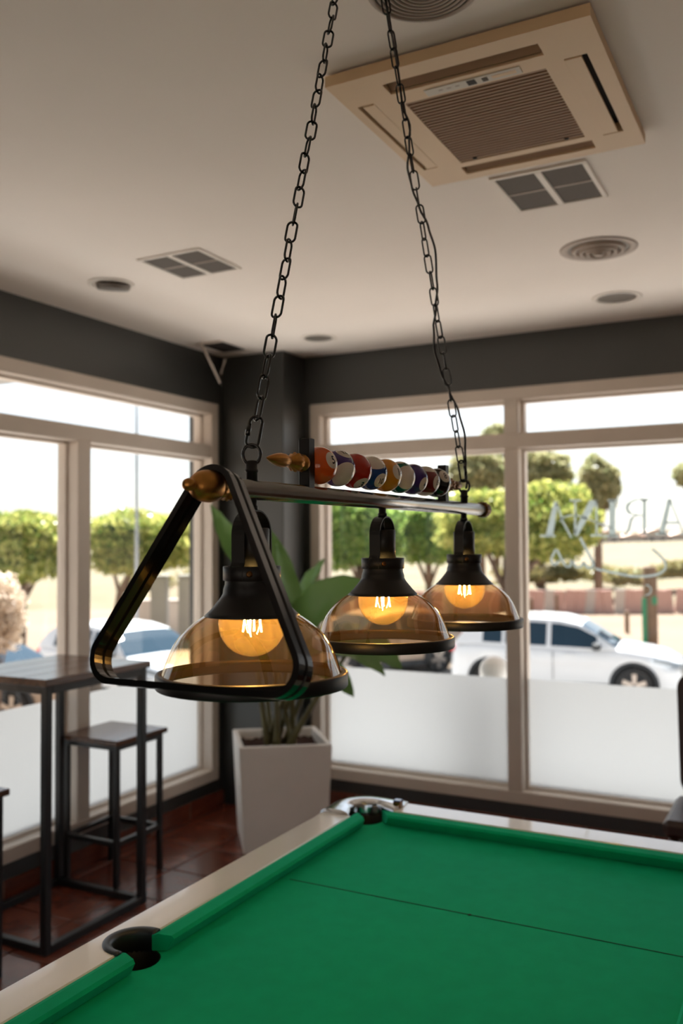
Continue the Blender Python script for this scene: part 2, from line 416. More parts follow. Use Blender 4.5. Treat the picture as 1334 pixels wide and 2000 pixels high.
# ================================================================== THE POOL TABLE
PX0, PX1, PY0, PY1 = -1.32, -0.075, 0.295, 2.558      # outer edges of the rail
RW = 0.102; CW = 0.045                                # rail width, cushion width
ZT, ZC = 0.82, 0.785                                  # rail top, cloth
NX0, NX1, NY0, NY1 = PX0 + RW + CW, PX1 - RW - CW, PY0 + RW + CW, PY1 - RW - CW
MY = (PY0 + PY1) / 2
pt = thing('pool_table', 'pool table with bright green cloth, cream rails and chrome corner pockets', 'pool table', ((PX0 + PX1) / 2, MY, 0))
PR = 0.048                                            # pocket radius
PO = .112
cpk = [(PX0 + PO, PY1 - PO), (PX1 - PO, PY1 - PO), (PX0 + PO, PY0 + PO), (PX1 - PO, PY0 + PO)]
mpk = [(PX0 + RW - 0.004, MY), (PX1 - RW + 0.004, MY)]
# cloth bed cut round the pockets
def circ(c, r, a0, a1, n):
    return [(c[0] + r * math.cos(a0 + (a1 - a0) * i / n), c[1] + r * math.sin(a0 + (a1 - a0) * i / n)) for i in range(n + 1)]
x0, x1, y0, y1 = PX0 + RW - .01, PX1 - RW + .01, PY0 + RW - .01, PY1 - RW + .01
poly = []
poly += circ(cpk[2], PR, rad(100), rad(-10), 10)
poly += circ(cpk[3], PR, rad(190), rad(80), 10)
poly += circ(mpk[1], PR, rad(-70), rad(-290), 12)
poly += circ(cpk[1], PR, rad(280), rad(170), 10)
poly += circ(cpk[0], PR, rad(10), rad(-100), 10)
poly += circ(mpk[0], PR, rad(110), rad(-110), 12)
MB().prism([(x, y, ZC - .03) for x, y in poly], (0, 0, .03)).build('cloth_bed', 'cloth_green', pt)
# baulk line
MB().box(NX0 + .005, NX1 - .005, 1.932, 1.9345, ZC, ZC + .0008).build('baulk_line', 'cloth_line', pt)
MB().lathe([(0.0001, ZC + .0012), (.004, ZC + .001), (.005, ZC)], 12, (-.70, 1.933, 0)).build('head_spot', 'cloth_line', pt)
# rails: cream tops with mitred/rounded outside, pieces between pockets
def rail(name, ax, a0, a1, o, inn):
    """ax: run axis; o outer edge, inn inner edge of the cream rail"""
    s = 1 if inn > o else -1
    prof = [(o, ZT - .13), (o, ZT - .018), (o + s * .004, ZT - .007), (o + s * .014, ZT), (inn - s * .002, ZT), (inn, ZT - .004), (inn, ZT - .13)]
    vs = []; n = len(prof)
    for a in (a0, a1):
        vs += [((p, a, z) if ax == 'y' else (a, p, z)) for p, z in prof]
    MB().add(vs, [(i, (i + 1) % n, n + (i + 1) % n, n + i) for i in range(n)] + [tuple(range(n)), tuple(range(2 * n - 1, n - 1, -1))]).build(name, 'rail_cream', pt)
CO = 0.200                                            # length taken by a corner casting
def side_rail(o, inn, c):
    s = 1 if inn > o else -1; ys = sorted({PY0 + CO, PY1 - CO} | {MY + (PR + .002) * math.sin(rad(a)) for a in range(-90, 91, 9)} | {MY - PR - .003, MY + PR + .003})
    vs = []; n = 7
    for y in ys:
        ii = inn; q = (PR + .002) ** 2 - (y - MY) ** 2
        if q > 0: ii = c[0] - s * math.sqrt(q); ii = min(ii, inn) if s > 0 else max(ii, inn)
        vs += [(p_, y, z) for p_, z in [(o, ZT - .13), (o, ZT - .018), (o + s * .004, ZT - .007), (o + s * .014, ZT), (ii - s * .002, ZT), (ii, ZT - .004), (ii, ZT - .13)]]
    N = len(ys)
    MB().add(vs, [(k * n + i, k * n + (i + 1) % n, (k + 1) * n + (i + 1) % n, (k + 1) * n + i) for k in range(N - 1) for i in range(n)] + [tuple(range(n)), tuple((N - 1) * n + i for i in range(n - 1, -1, -1))]).build('rail', 'rail_cream', pt)
side_rail(PX0, PX0 + RW, mpk[0]); side_rail(PX1, PX1 - RW, mpk[1])
for (o, inn) in ((PY0, PY0 + RW), (PY1, PY1 - RW)): rail('rail', 'x', PX0 + CO, PX1 - CO, o, inn)
# cushions: slanted green rubber noses, cut at the pockets
def cushion(ax, a0, a1, back, nose, c0, c1):
    s = 1 if nose > back else -1
    prof = [(back, ZT - .003), (back + s * .012, ZT + .0005), (nose - s * .006, ZT - .002), (nose, ZT - .008), (nose - s * .016, ZC + .002), (back, ZC + .001)]
    t = [0, .27, .85, 1, .62, 0]; vs = []; n = len(prof)
    for a, c in ((a0, c0), (a1, c1)):
        for (p, z), f in zip(prof, t):
            aa = a + c * f; vs.append((p, aa, z) if ax == 'y' else (aa, p, z))
    MB().add(vs, [(i, (i + 1) % n, n + (i + 1) % n, n + i) for i in range(n)] + [tuple(range(n)), tuple(range(2 * n - 1, n - 1, -1))]).build('cushion', 'cloth_green', pt)
g = 0.066
for back, nose in ((PX0 + RW, NX0), (PX1 - RW, NX1)):
    cushion('y', PY0 + RW + g - .01, MY - PR + .004, back, nose, .04, -.016)
    cushion('y', MY + PR - .004, PY1 - RW - g + .01, back, nose, .016, -.04)
for back, nose in ((PY0 + RW, NY0), (PY1 - RW, NY1)): cushion('x', PX0 + RW + g - .01, PX1 - RW - g + .01, back, nose, .04, -.04)
# pockets: black cups; the side ones carry a flat horseshoe rim
for c in cpk + mpk:
    MB().lathe([(PR + .001, ZT - .034), (PR - .001, ZT - .036), (PR - .004, ZC - .05), (.036, ZC - .11), (.001, ZC - .115)], 28, (c[0], c[1], 0)).build('pocket', 'pocket_black', pt)
for c, sx in list(zip(mpk, (-1, 1))):
    prof = [(PR + .0185, -.001), (PR + .0175, .003), (PR + .014, .0048), (PR + .005, .0042), (PR, .001), (PR - .002, -.006), (PR - .001, -.06), (PR + .006, -.06), (PR + .008, -.004)]
    A_n = [rad(-97 + 194 * i / 26) for i in range(27)]; m_ = len(prof)
    vs = [(c[0] + sx * r_ * math.cos(a), c[1] + r_ * math.sin(a), ZT + h_) for a in A_n for r_, h_ in prof]
    fs = [(i * m_ + j, i * m_ + (j + 1) % m_, (i + 1) * m_ + (j + 1) % m_, (i + 1) * m_ + j) for i in range(26) for j in range(m_)] + [tuple(range(m_)), tuple(26 * m_ + j for j in range(m_ - 1, -1, -1))]
    MB().add(vs, fs, True).build('pocket_rim', 'rubber_trim', pt)
for c, (sx, sy) in zip(cpk, ((-1, 1), (1, 1), (-1, -1), (1, -1))):      # black throat walls of the corner pockets
    A_n = [rad(45 - 130 + 260 * i / 30) for i in range(31)]
    vs = [(c[0] + sx * (PR + .001) * math.cos(a), c[1] + sy * (PR + .001) * math.sin(a), z) for a in A_n for z in (ZT - .002, ZT - .06)]
    MB().add(vs, [(i * 2, i * 2 + 1, i * 2 + 3, i * 2 + 2) for i in range(30)], True).build('pocket_throat', 'pocket_black', pt)
# chrome corner castings: quarter plates with a rounded outside and a pocket bite
for c, (sx, sy) in zip(cpk, ((-1, 1), (1, 1), (-1, -1), (1, -1))):
    ox = PX0 if sx < 0 else PX1; oy = PY1 if sy > 0 else PY0
    R_ = .11; top = []
    cc = (ox - sx * R_, oy - sy * R_)
    outer = [(ox, oy - sy * CO)] + [(cc[0] + sx * R_ * math.cos(a), cc[1] + sy * R_ * math.sin(a)) for a in [rad(90 * i / 10) for i in range(11)]] + [(ox - sx * CO, oy)]
    inner = [(ox - sx * CO, oy - sy * (RW - .004))] + [(c[0] + sx * PR * math.cos(a), c[1] + sy * PR * math.sin(a)) for a in [rad(132 - 174 * i / 20) for i in range(21)]] + [(ox - sx * (RW - .004), oy - sy * CO)]
    n1 = len(outer); vs = []; fs = []
    m_ = 24
    def resamp(P, m):
        L = [0]
        for a, b in zip(P, P[1:]): L.append(L[-1] + math.dist(a, b))
        out = []
        for i in range(m + 1):
            t_ = L[-1] * i / m; j = max(q for q in range(len(L)) if L[q] <= t_ + 1e-9); j = min(j, len(P) - 2)
            f = (t_ - L[j]) / max(1e-9, L[j + 1] - L[j]); out.append((P[j][0] + (P[j + 1][0] - P[j][0]) * f, P[j][1] + (P[j + 1][1] - P[j][1]) * f))
        return out
    A = resamp(outer, m_); B = resamp(inner[::-1], m_)
    cas = MB()
    rows = []
    for f, z in ((0, -.10), (0, -.008), (.06, .003), (.3, .009), (.7, .009), (.93, .004), (1, -.006), (1, -.05)):
        rows.append([(a[0] + (b[0] - a[0]) * f, a[1] + (b[1] - a[1]) * f, ZT + z) for a, b in zip(A, B)])
    vs = [p for r_ in rows for p in r_]; k = m_ + 1
    fs = [(i * k + j, i * k + j + 1, (i + 1) * k + j + 1, (i + 1) * k + j) for i in range(len(rows) - 1) for j in range(m_)]
    fs += [tuple(i * k for i in range(len(rows))), tuple(i * k + m_ for i in range(len(rows) - 1, -1, -1))]
    cas.add(vs, fs, True).build('corner_casting', 'chrome', pt)
# apron, bed box and legs
MB().cbox(PX0 + .02, PX1 - .02, PY0 + .02, PY1 - .02, .5, ZC - .13, .006).build('apron', 'rail_cream', pt)
for lx in (PX0 + .1, PX1 - .28):
    for ly in (PY0 + .1, PY1 - .28): MB().cbox(lx, lx + .18, ly, ly + .18, 0, .5, .008).build('leg', 'rail_cream', pt)

ck = thing('chalk_cube', 'small brown and blue chalk cube on the pool table rail beside corner pocket', 'chalk', (-1.128, 2.497, ZT))
MB().cbox(-1.14, -1.116, 2.485, 2.509, ZT, ZT + .018, .002).build('wrapper', 'brass_dark', ck)
MB().cbox(-1.139, -1.117, 2.486, 2.508, ZT + .018, ZT + .022, .001).build('chalk_top', 'ball_blue', ck)

# ================================================================== THE BILLIARD LAMP
LX = -0.71; LZ = 1.694; BR = 0.0142
lamp = thing('billiard_lamp', 'three-light billiard lamp with amber glass shades, pool balls and black triangle on chains', 'lamp', (LX, 1.51, 1.42))
def lathe_y(prof, y0, z, name, m, n=32, wave=None, x=LX, parent=None):
    return MB().lathe(prof, n, (x, y0, z), 'y', wave=wave).build(name, m, parent or lamp)
lathe_y([(.001, 0), (BR, 0), (BR, 1.065), (.001, 1.065)], 1.012, LZ, 'bar', 'steel')
# near finial: crown ring, ball, knob
fin = lathe_y([(.013, .034), (.0172, .031), (.0178, .027), (.0155, .023), (.0142, .019), (.0158, .014), (.0176, .009), (.0182, .004), (.0172, -.001), (.013, -.003)], .985, LZ, 'finial_crown', 'brass', 54,
              wave=[None, (.06, 18), (.06, 18), None, None, None, (.05, 18), (.06, 18), None, None])
lathe_y([(.012, .001), (.0195, .000), (.0208, -.003), (.0216, -.009), (.0217, -.016), (.0209, -.023), (.0189, -.030), (.0155, -.0360), (.0110, -.0405), (.0068, -.0430), (.0056, -.0450), (.0066, -.048), (.0082, -.051), (.0086, -.055), (.0074, -.059), (.0038, -.062), (.0005, -.0625)], .983, LZ, 'finial_ball', 'brass', 40)
lathe_y([(.012, -.004), (.0175, -.002), (.0185, .004), (.0165, .008), (.0185, .014), (.0185, .019), (.016, .023), (.0165, .028), (.011, .034), (.001, .036)], 2.070, LZ, 'finial_crown', 'brass_dark', 48,
        wave=[None, (.06, 16), (.06, 16), None, (.06, 16), (.06, 16), None, None, None, None])
# triangle rack hooked over the near end, its foot leaning on the first shade
S = 0.377; rr = 0.037; base = Vector((-.700, .922, 1.431)); apex = Vector((-.707, 1.0, 1.757))
uu = Vector((1, 0, 0)); ww = (apex - base).normalized(); nn = uu.cross(ww).normalized()
hgt = (apex - base).length; hw = S / 2
corners = [(-hw, 0), (hw, 0), (0, hgt)]
def round_poly(P, r, seg=10):
    out = []
    for i, p in enumerate(P):
        a = Vector(P[i - 1]) - Vector(p); b = Vector(P[(i + 1) % len(P)]) - Vector(p); a.normalize(); b.normalize()
        ang = a.angle(b); d = r / math.tan(ang / 2); c = Vector(p) + (a + b).normalized() * (r / math.sin(ang / 2))
        s_ = Vector(p) + a * d - c; e_ = Vector(p) + b * d - c
        for k in range(seg + 1):
            q = s_.slerp(e_, k / seg); out.append(c + q.normalized() * r)
    return out
R0 = round_poly(corners, rr, 12)
tk = .0085; dp = .034; vs = []; n = len(R0)
cen = Vector((0, hgt / 3))
prof = [(0, -1), (0, -.28), (.0018, -.2), (.0018, .2), (0, .28), (0, 1), (tk, 1), (tk, .2), (tk - .0015, 0), (tk, -.2), (tk, -1)]
R1 = []
for i in range(n):
    t = (R0[(i + 1) % n] - R0[i - 1]).normalized(); nrm = Vector((-t.y, t.x))
    if nrm.dot(cen - R0[i]) < 0: nrm = -nrm
    R1.append(nrm)
for i in range(n):
    for d, f in prof:
        p = R0[i] + R1[i] * d; vs.append(base + uu * p.x + ww * p.y + nn * (f * dp / 2))
m_ = len(prof)
fs = [(i * m_ + j, i * m_ + (j + 1) % m_, ((i + 1) % n) * m_ + (j + 1) % m_, ((i + 1) % n) * m_ + j) for i in range(n) for j in range(m_)]
tri = MB().add(vs, fs).build('triangle_rack', 'black_gloss', lamp); tri['label'] = 'black triangle ball rack hooked over the bar'

def make_pendant(y):
    """one shade with its yoke; every piece a part of the lamp"""
    c = (LX, y, 0)
    P = lambda prof, name, m, n=36, **k: MB().lathe(prof, n, c, **k).build(name, m, lamp)
    P([(.001, LZ - BR + .004), (.0068, LZ - BR + .004), (.0068, 1.672), (.0085, 1.671), (.0085, 1.666), (.001, 1.666)], 'stem', 'black_metal', 20)
    # yoke: bent strap over the socket, legs fore and aft along the bar
    R_ = .0345; th = .0022; wx = .0104; zt = 1.666; path = []
    for k in range(17):
        a = math.pi * k / 16; path.append((-R_ * math.cos(a), zt - R_ + R_ * math.sin(a)))
    path = [(-R_ - .004, 1.570), (-R_ - .004, 1.588), (-R_, 1.594)] + path + [(R_, 1.594), (R_ + .004, 1.588), (R_ + .004, 1.570)]
    vs = []; N = len(path)
    for i in range(N):
        a = Vector(path[max(i - 1, 0)]); b = Vector(path[min(i + 1, N - 1)]); t = (b - a).normalized(); nr = Vector((t.y, -t.x))
        p = Vector(path[i]); q = p + nr * th
        for (pp, xx) in ((p, -wx), (p, wx), (q, wx), (q, -wx)): vs.append((LX + xx, y + pp.x, pp.y))
    fs = [(i * 4 + j, i * 4 + (j + 1) % 4, (i + 1) * 4 + (j + 1) % 4, (i + 1) * 4 + j) for i in range(N - 1) for j in range(4)] + [(0, 1, 2, 3), ((N - 1) * 4 + 3, (N - 1) * 4 + 2, (N - 1) * 4 + 1, (N - 1) * 4)]
    MB().add(vs, fs).build('yoke', 'black_metal', lamp)
    P([(.001, 1.664), (.0035, 1.664), (.0035, 1.641), (.001, 1.641)], 'cord_sleeve', 'black_metal', 12)
    P([(.001, 1.641), (.0225, 1.641), (.0240, 1.6395), (.0240, 1.584), (.001, 1.584)], 'socket', 'black_metal', 32)
    P([(.034, 1.589), (.0385, 1.589), (.0397, 1.588), (.0397, 1.570), (.038, 1.569), (.034, 1.569)], 'collar', 'black_metal', 40)
    P([(.030, 1.588), (.0365, 1.586), (.037, 1.569), (.0372, 1.564), (.0386, 1.560), (.0396, 1.556), (.0398, 1.552), (.0425, 1.547), (.0480, 1.540), (.0545, 1.532), (.0605, 1.526), (.0655, 1.5215), (.0648, 1.5205), (.0590, 1.5245), (.0520, 1.531), (.0440, 1.540), (.038, 1.548), (.033, 1.553)], 'shade_cap', 'black_metal', 48)
    gp = [(.0615, 1.5235), (.0700, 1.5185), (.0800, 1.5118), (.0900, 1.5035), (.0990, 1.4940), (.1065, 1.4830), (.1125, 1.4710), (.1180, 1.4570), (.1225, 1.4450), (.1250, 1.4380)]
    P(gp, 'glass_shade', 'amber_glass', 72)
    P([(.1240, 1.445), (.1300, 1.4445), (.1312, 1.4430), (.1312, 1.4270), (.1300, 1.4255), (.1265, 1.4255), (.1255, 1.4290), (.1250, 1.440)], 'shade_rim', 'black_metal', 72, closed=True)
    for a in (rad(-62), rad(-185), rad(58)):
        d = Vector((math.cos(a), math.sin(a), 0)); o = Vector((LX, y, 1.579)) + d * .0392
        s_ = MB()
        rot = d.to_track_quat('Z', 'Y').to_matrix().to_4x4()
        s_.lathe([(.001, .0030), (.0030, .0028), (.0042, .0020), (.0046, 0)], 14).xform(Matrix.Translation(o) @ rot).build('screw', 'brass_dark', lamp)
    # bulb
    bc = 1.511; br = .0460
    prof = [(.0005, bc - br)] + [(br * math.sin(a), bc - br * math.cos(a)) for a in [rad(8 + 132 * i / 20) for i in range(21)]] + [(.022, bc + .052), (.015, bc + .062)]
    bulb = P(prof, 'bulb', 'bulb_glass', 40); bulb['label'] = 'round amber filament bulb, lit'
    MB().lathe([(.016, bc + .060), (.0165, bc + .085), (.001, bc + .087)], 20, c).build('bulb_base', 'brass_dark', bulb)
    MB().tube([(LX, y, bc + .06), (LX, y, bc + .02)], .004, 8).build('bulb_stem', 'bulb_glass', bulb)
    for k in range(4):
        a = rad(20 + 90 * k); r1, r2 = .0085, .013
        MB().tube([(LX + r1 * math.cos(a), y + r1 * math.sin(a), bc + .020), (LX + r2 * math.cos(a), y + r2 * math.sin(a), bc - .012)], .0011, 6).build('filament', 'filament', bulb)
for yy, k in ((1.075, 1.035), (1.512, 1.0), (1.949, 1.0)):
    old = set(lamp.children_recursive); make_pendant(yy)
    if k != 1.0:                                    # the near shade is a touch larger
        for o in set(lamp.children_recursive) - old:
            for v in o.data.vertices:
                q = v.co + worldorg(lamp)
                v.co = Vector((LX + (q.x - LX) * k, yy + (q.y - yy) * k, 1.682 + (q.z - 1.682) * k)) - worldorg(lamp)

# ball rack on top of the bar
BZ = 1.743; RB = .0308; BY0, BDY = 1.271, .0639
for yy in (1.232, 1.822):
    MB().cbox(LX - .0095, LX + .0095, yy - .0095, yy + .0095, LZ + .008, 1.783, .0012).build('upright', 'black_metal', lamp)
MB().tube([(LX, 1.225, BZ), (LX, 1.83, BZ)], .004, 8).build('ball_rod', 'black_metal', lamp)
def spear(y, s):
    pr = [(.001, 0), (.0105, 0), (.0125, .004), (.0140, .009), (.0128, .0135), (.0110, .016), (.0120, .020), (.0142, .026), (.0140, .032), (.0115, .037), (.0095, .042), (.0075, .046), (.006, .050)]
    cr = MB().lathe([(r, s * h) for r, h in pr], 40, (LX, y, BZ), 'y', wave=[None, None, None, (.03, 12), None, None, (.06, 12), (.10, 12), (.10, 12), (.05, 12), None, None, None]).build('spear_crown', 'brass' if s < 0 else 'brass_dark', lamp)
    pr = [(.0058, .048), (.0082, .054), (.0100, .062), (.0104, .070), (.0094, .080), (.0070, .092), (.0035, .104), (.0004, .112)]
    MB().lathe([(r, s * h) for r, h in pr], 40, (LX, y, BZ), 'y', wave=[(.04, 14)] * 7 + [None]).build('spear_tip', 'brass' if s < 0 else 'brass_dark', lamp)
spear(1.225, -1); spear(1.829, 1)

# ---- balls: coloured sphere, white stripe ends and number disc lie on the sphere
def digit_mesh(txt):
    cu = bpy.data.curves.new('num', 'FONT'); cu.body = txt; cu.align_x = 'CENTER'; cu.align_y = 'CENTER'; cu.size = 1.0; cu.offset = 0.018
    cu.space_character = 0.86
    ob = bpy.data.objects.new('num', cu); C.objects.link(ob)
    dg = bpy.context.evaluated_depsgraph_get(); me = bpy.data.meshes.new_from_object(ob.evaluated_get(dg))
    bm = bmesh.new(); bm.from_mesh(me); bmesh.ops.triangulate(bm, faces=bm.faces[:]); bmesh.ops.subdivide_edges(bm, edges=bm.edges[:], cuts=2, use_grid_fill=True)
    vs = [v.co.copy() for v in bm.verts]; bm.verts.index_update(); fs = [[v.index for v in f.verts] for f in bm.faces]
    bm.free(); bpy.data.objects.remove(ob); bpy.data.curves.remove(cu); bpy.data.meshes.remove(me)
    zs = [v.y for v in vs]; mid = (max(zs) + min(zs)) / 2; xs = [v.x for v in vs]; mx = (max(xs) + min(xs)) / 2
    return [Vector((v.x - mx, v.y - mid, 0)) for v in vs], fs
balls = [  # colour, stripe axis in view axes (right, up, toward) or None, number direction, digits
    ('ball_orange', None, (.75, .30, .58), '5', 'orange ball numbered 5'),
    ('ball_purple', (.50, -.47, .73), (.45, .78, .43), '12', 'purple striped ball numbered 12'),
    ('ball_red', None, (.40, -.78, .48), '3', 'red ball numbered 3'),
    ('ball_blue', (.20, .86, .46), (.63, -.50, .60), '10', 'blue striped ball numbered 10'),
    ('ball_yellow', None, (.80, .22, .56), '1', 'yellow ball numbered 1'),
    ('ball_green', (.58, -.02, .80), (.05, .96, .22), '14', 'green striped ball numbered 14'),
    ('ball_violet', None, (.79, -.34, .51), '4', 'violet ball numbered 4'),
    ('ball_maroon', (.10, .97, .05), (.88, -.08, .48), '15', 'maroon striped ball numbered 15'),
    ('ball_black', None, (.62, .48, .62), '8', 'black ball numbered 8')]
for i, (mc, ax, nd, txt, lab) in enumerate(balls):
    c = Vector((LX, BY0 + BDY * i, BZ)); tow = (Vector((0, 0, H)) - c).normalized()
    rt = tow.cross(Vector((0, 0, 1))).normalized() * -1; upv = tow.cross(rt) * 1
    if upv.z < 0: upv = -upv
    if rt.dot(RT) < 0: rt = -rt
    W3 = lambda q: (rt * q[0] + upv * q[1] + tow * q[2]).normalized()
    bm = bmesh.new(); bmesh.ops.create_uvsphere(bm, u_segments=40, v_segments=24, radius=RB)
    bmesh.ops.translate(bm, verts=bm.verts[:], vec=c)
    ball = MB().bm(bm, True).build('pool_ball', mc, lamp); ball['label'] = lab
    def cap(d, ang, r, name, m, parent, rings=8):
        d = d.normalized(); a = d.orthogonal().normalized(); b = d.cross(a); vs = [c + d * r]; fs = []; n = 40
        for k in range(1, rings + 1):
            t = ang * k / rings
            for q in range(n): vs.append(c + (d * math.cos(t) + (a * math.cos(2 * math.pi * q / n) + b * math.sin(2 * math.pi * q / n)) * math.sin(t)) * r)
        for q in range(n): fs.append((0, 1 + q, 1 + (q + 1) % n))
        for k in range(rings - 1):
            for q in range(n): fs.append((1 + k * n + q, 1 + (k + 1) * n + q, 1 + (k + 1) * n + (q + 1) % n, 1 + k * n + (q + 1) % n))
        return MB().add(vs, fs, True).build(name, m, parent)
    nd3 = W3(nd)
    if ax:
        a3 = W3(ax); nd3 = (nd3 - a3 * nd3.dot(a3)).normalized()
        cap(a3, rad(47), RB + .00012, 'white_end', 'ball_white', ball); cap(-a3, rad(47), RB + .00012, 'white_end', 'ball_white', ball)
    disc = cap(nd3, rad(27), RB + .00022, 'number_disc', 'ball_white', ball, 6)
    dv, df = digit_mesh(txt)
    upn = (upv - nd3 * upv.dot(nd3)).normalized(); rtn = upn.cross(nd3).normalized()
    sc_ = .0165 if len(txt) == 1 else .0135
    MB().add([c + (nd3 * RB + rtn * v.x * sc_ + upn * v.y * sc_ * 1.15).normalized() * (RB + .0004) for v in dv], df, True).build('number', 'ink', ball, fix=False)

# ---- chains and flex
def link_path(n=10, half=.0120, rw=.0079):
    pts = []
    for k in range(n + 1):
        a = math.pi * k / n; pts.append((rw * math.cos(a), half + rw * math.sin(a)))
    for k in range(n + 1):
        a = math.pi + math.pi * k / n; pts.append((rw * math.cos(a), -half + rw * math.sin(a)))
    return pts
LINK = MB().tube([(x, 0, z) for x, z in link_path(8)], .0019, 7, closed=True).mesh('chain_link', 'black_gloss')
PITCH = 2 * (.0120 + .0079) - 2 * .0019 - .0004
def orient(d, spin):
    q = d.to_track_quat('Z', 'Y').to_matrix().to_4x4(); return q @ Matrix.Rotation(spin, 4, 'Z')
def chain(y, top, twist0):
    b0 = Vector((LX, y, LZ + BR - .002))
    MB().lathe([(.001, b0.z), (.0082, b0.z), (.0082, b0.z + .013), (.0098, b0.z + .0135), (.0098, b0.z + .0165), (.0082, b0.z + .017), (.0082, b0.z + .028), (.006, b0.z + .030), (.001, b0.z + .030)], 20, (LX, y, 0)).build('chain_post', 'black_metal', lamp)
    rc = Vector((LX, y, b0.z + .030 + .0085)); ringp = [(rc.x + .0125 * math.cos(a) * .885, rc.y + .0125 * math.cos(a) * .466, rc.z + .0145 * math.sin(a)) for a in [2 * math.pi * k / 24 for k in range(24)]]
    MB().tube(ringp, .0026, 8, closed=True).build('eye_ring', 'black_gloss', lamp)
    st = rc + Vector((0, 0, .0125)); d = (top - st); L = d.length; d.normalize()
    # quick link with screw sleeve
    ql = MB().tube([(x * 1.05, 0, z) for x, z in link_path(8, .0165, .0085)], .0023, 8, closed=True)
    ql.tube([(.0089, 0, -.007), (.0089, 0, .011)], .0038, 8)
    Mq = Matrix.Translation(st + d * .0225) @ orient(d, rad(twist0)); q = ql.xform(Mq).build('quick_link', 'black_gloss', lamp)
    p = .0225 + .025 - .0042 + .0199 - .0019; k = 0; org = worldorg(lamp)
    while p < L + .005:
        sp = rad(twist0 + 90 * (k + 1) + 38 * math.sin(k * .55 + y)); jit = Vector((math.sin(k * 1.3) * .0006, math.cos(k * 1.7) * .0006, 0))
        o = bpy.data.objects.new('chain_link', LINK); C.objects.link(o); o.parent = lamp
        o.matrix_local = Matrix.Translation(st + d * p + jit - org) @ orient(d, sp)
        p += PITCH; k += 1
    return st
TA = Vector((-.757, 1.478, CZ - .012)); TB = Vector((-.772, 1.668, CZ - .012))
chain(1.075, TA, 25)
sB = chain(1.953, TB, 70)
MB().lathe([(.001, CZ - .022), (.05, CZ - .022), (.062, CZ - .016), (.065, CZ), (.001, CZ)], 36, ((TA.x + TB.x) / 2, (TA.y + TB.y) / 2, 0)).build('ceiling_canopy', 'black_metal', lamp)
for P_ in (TA, TB): MB().tube([P_ + Vector((0, 0, .014)), P_ + Vector((0, 0, -.006))], .005, 8).build('ceiling_hook', 'black_metal', lamp)
# the black flex winds loosely along the far chain
dB = (TB - sB).normalized(); side = dB.cross(Vector((-.885, -.466, 0)).cross(dB)).normalized(); side = (RT - dB * RT.dot(dB)).normalized(); dep = dB.cross(side)
flex = []
offs = [(0, .004), (.05, .012), (.10, .018), (.15, .013), (.2, 0), (.24, -.012), (.29, -.018), (.335, -.012), (.372, 0), (.42, .012), (.49, .019), (.54, .012), (.58, 0), (.62, -.008), (.66, -.011), (.70, 0), (.74, .008), (.775, 0), (.85, .003), (1.0, 0)]
import bisect
def cr_interp(P, t):
    i = min(max(bisect.bisect([p[0] for p in P], t) - 1, 0), len(P) - 2)
    f = (t - P[i][0]) / (P[i + 1][0] - P[i][0]); f = f * f * (3 - 2 * f); return P[i][1] + (P[i + 1][1] - P[i][1]) * f
Lb = (TB - sB).length
for k in range(101):
    t = k / 100; flex.append(sB + dB * (Lb * t) + side * cr_interp(offs, t) + dep * (.004 * math.cos(t * 30)))
flex = [Vector((LX + .004, 1.955, LZ + BR + .03)), Vector((LX + .006, 1.956, LZ + BR + .045))] + flex
MB().tube(flex, .0026, 8).build('flex', 'black_gloss', lamp)

# ================================================================== BAR TABLE, STOOLS, CHAIR
def bar(p, q, hw, name, m, parent):
    """square tube between two points along an axis"""
    x0, x1 = sorted((p[0], q[0])); y0, y1 = sorted((p[1], q[1])); z0, z1 = sorted((p[2], q[2]))
    if x1 - x0 < 1e-6: x0 -= hw; x1 += hw
    if y1 - y0 < 1e-6: y0 -= hw; y1 += hw
    if z1 - z0 < 1e-6: z0 -= hw; z1 += hw
    return MB().cbox(x0, x1, y0, y1, z0, z1, .002).build(name, m, parent)
def frame_set(root, x0, x1, y0, y1, ztop, hw, foot, low):
    for x in (x0, x1):
        for y in (y0, y1): bar((x, y, 0), (x, y, ztop), hw, 'leg', 'table_metal', root)
    for (z, nm) in ((ztop - hw, 'top_rail'), (low, 'foot_rail')):
        for x in (x0, x1): bar((x, y0 + hw, z), (x, y1 - hw, z), hw * .95, nm, 'table_metal', root)
        for y in (y0, y1): bar((x0 + hw, y, z), (x1 - hw, y, z), hw * .95, nm, 'table_metal', root)
TX0, TX1, TY0, TY1 = -3.235, -2.695, 2.615, 3.225
bt_ = thing('bar_table', 'tall bar table with dark plank top and black metal frame by the left window', 'table', ((TX0 + TX1) / 2, (TY0 + TY1) / 2, 0))
frame_set(bt_, TX0 + .02, TX1 - .02, TY0 + .02, TY1 - .02, 1.052, .0165, None, .0165)
for i in range(4):
    xa = TX0 - .01 + (TX1 - TX0 + .02) * i / 4; xb = xa + (TX1 - TX0 + .02) / 4 - .002
    MB().cbox(xa, xb, TY0 - .012, TY1 + .012, 1.053, 1.082, .002).build('plank', 'bar_wood', bt_)
def stool(label, cx, cy):
    s = thing('bar_stool', label, 'bar stool', (cx, cy, 0), 'bar stools at the tall table')
    h = .155
    frame_set(s, cx - h, cx + h, cy - h, cy + h, .672, .0125, None, .215)
    MB().cbox(cx - h - .03, cx + h + .03, cy - h - .03, cy + h + .03, .673, .698, .004).build('seat', 'bar_wood', s)
    return s
stool('backless bar stool with wooden seat beyond the tall table, near the plant', -3.065, 3.415)
stool('backless bar stool at the near end of tall table, cut by the frame', -2.885, 2.258)

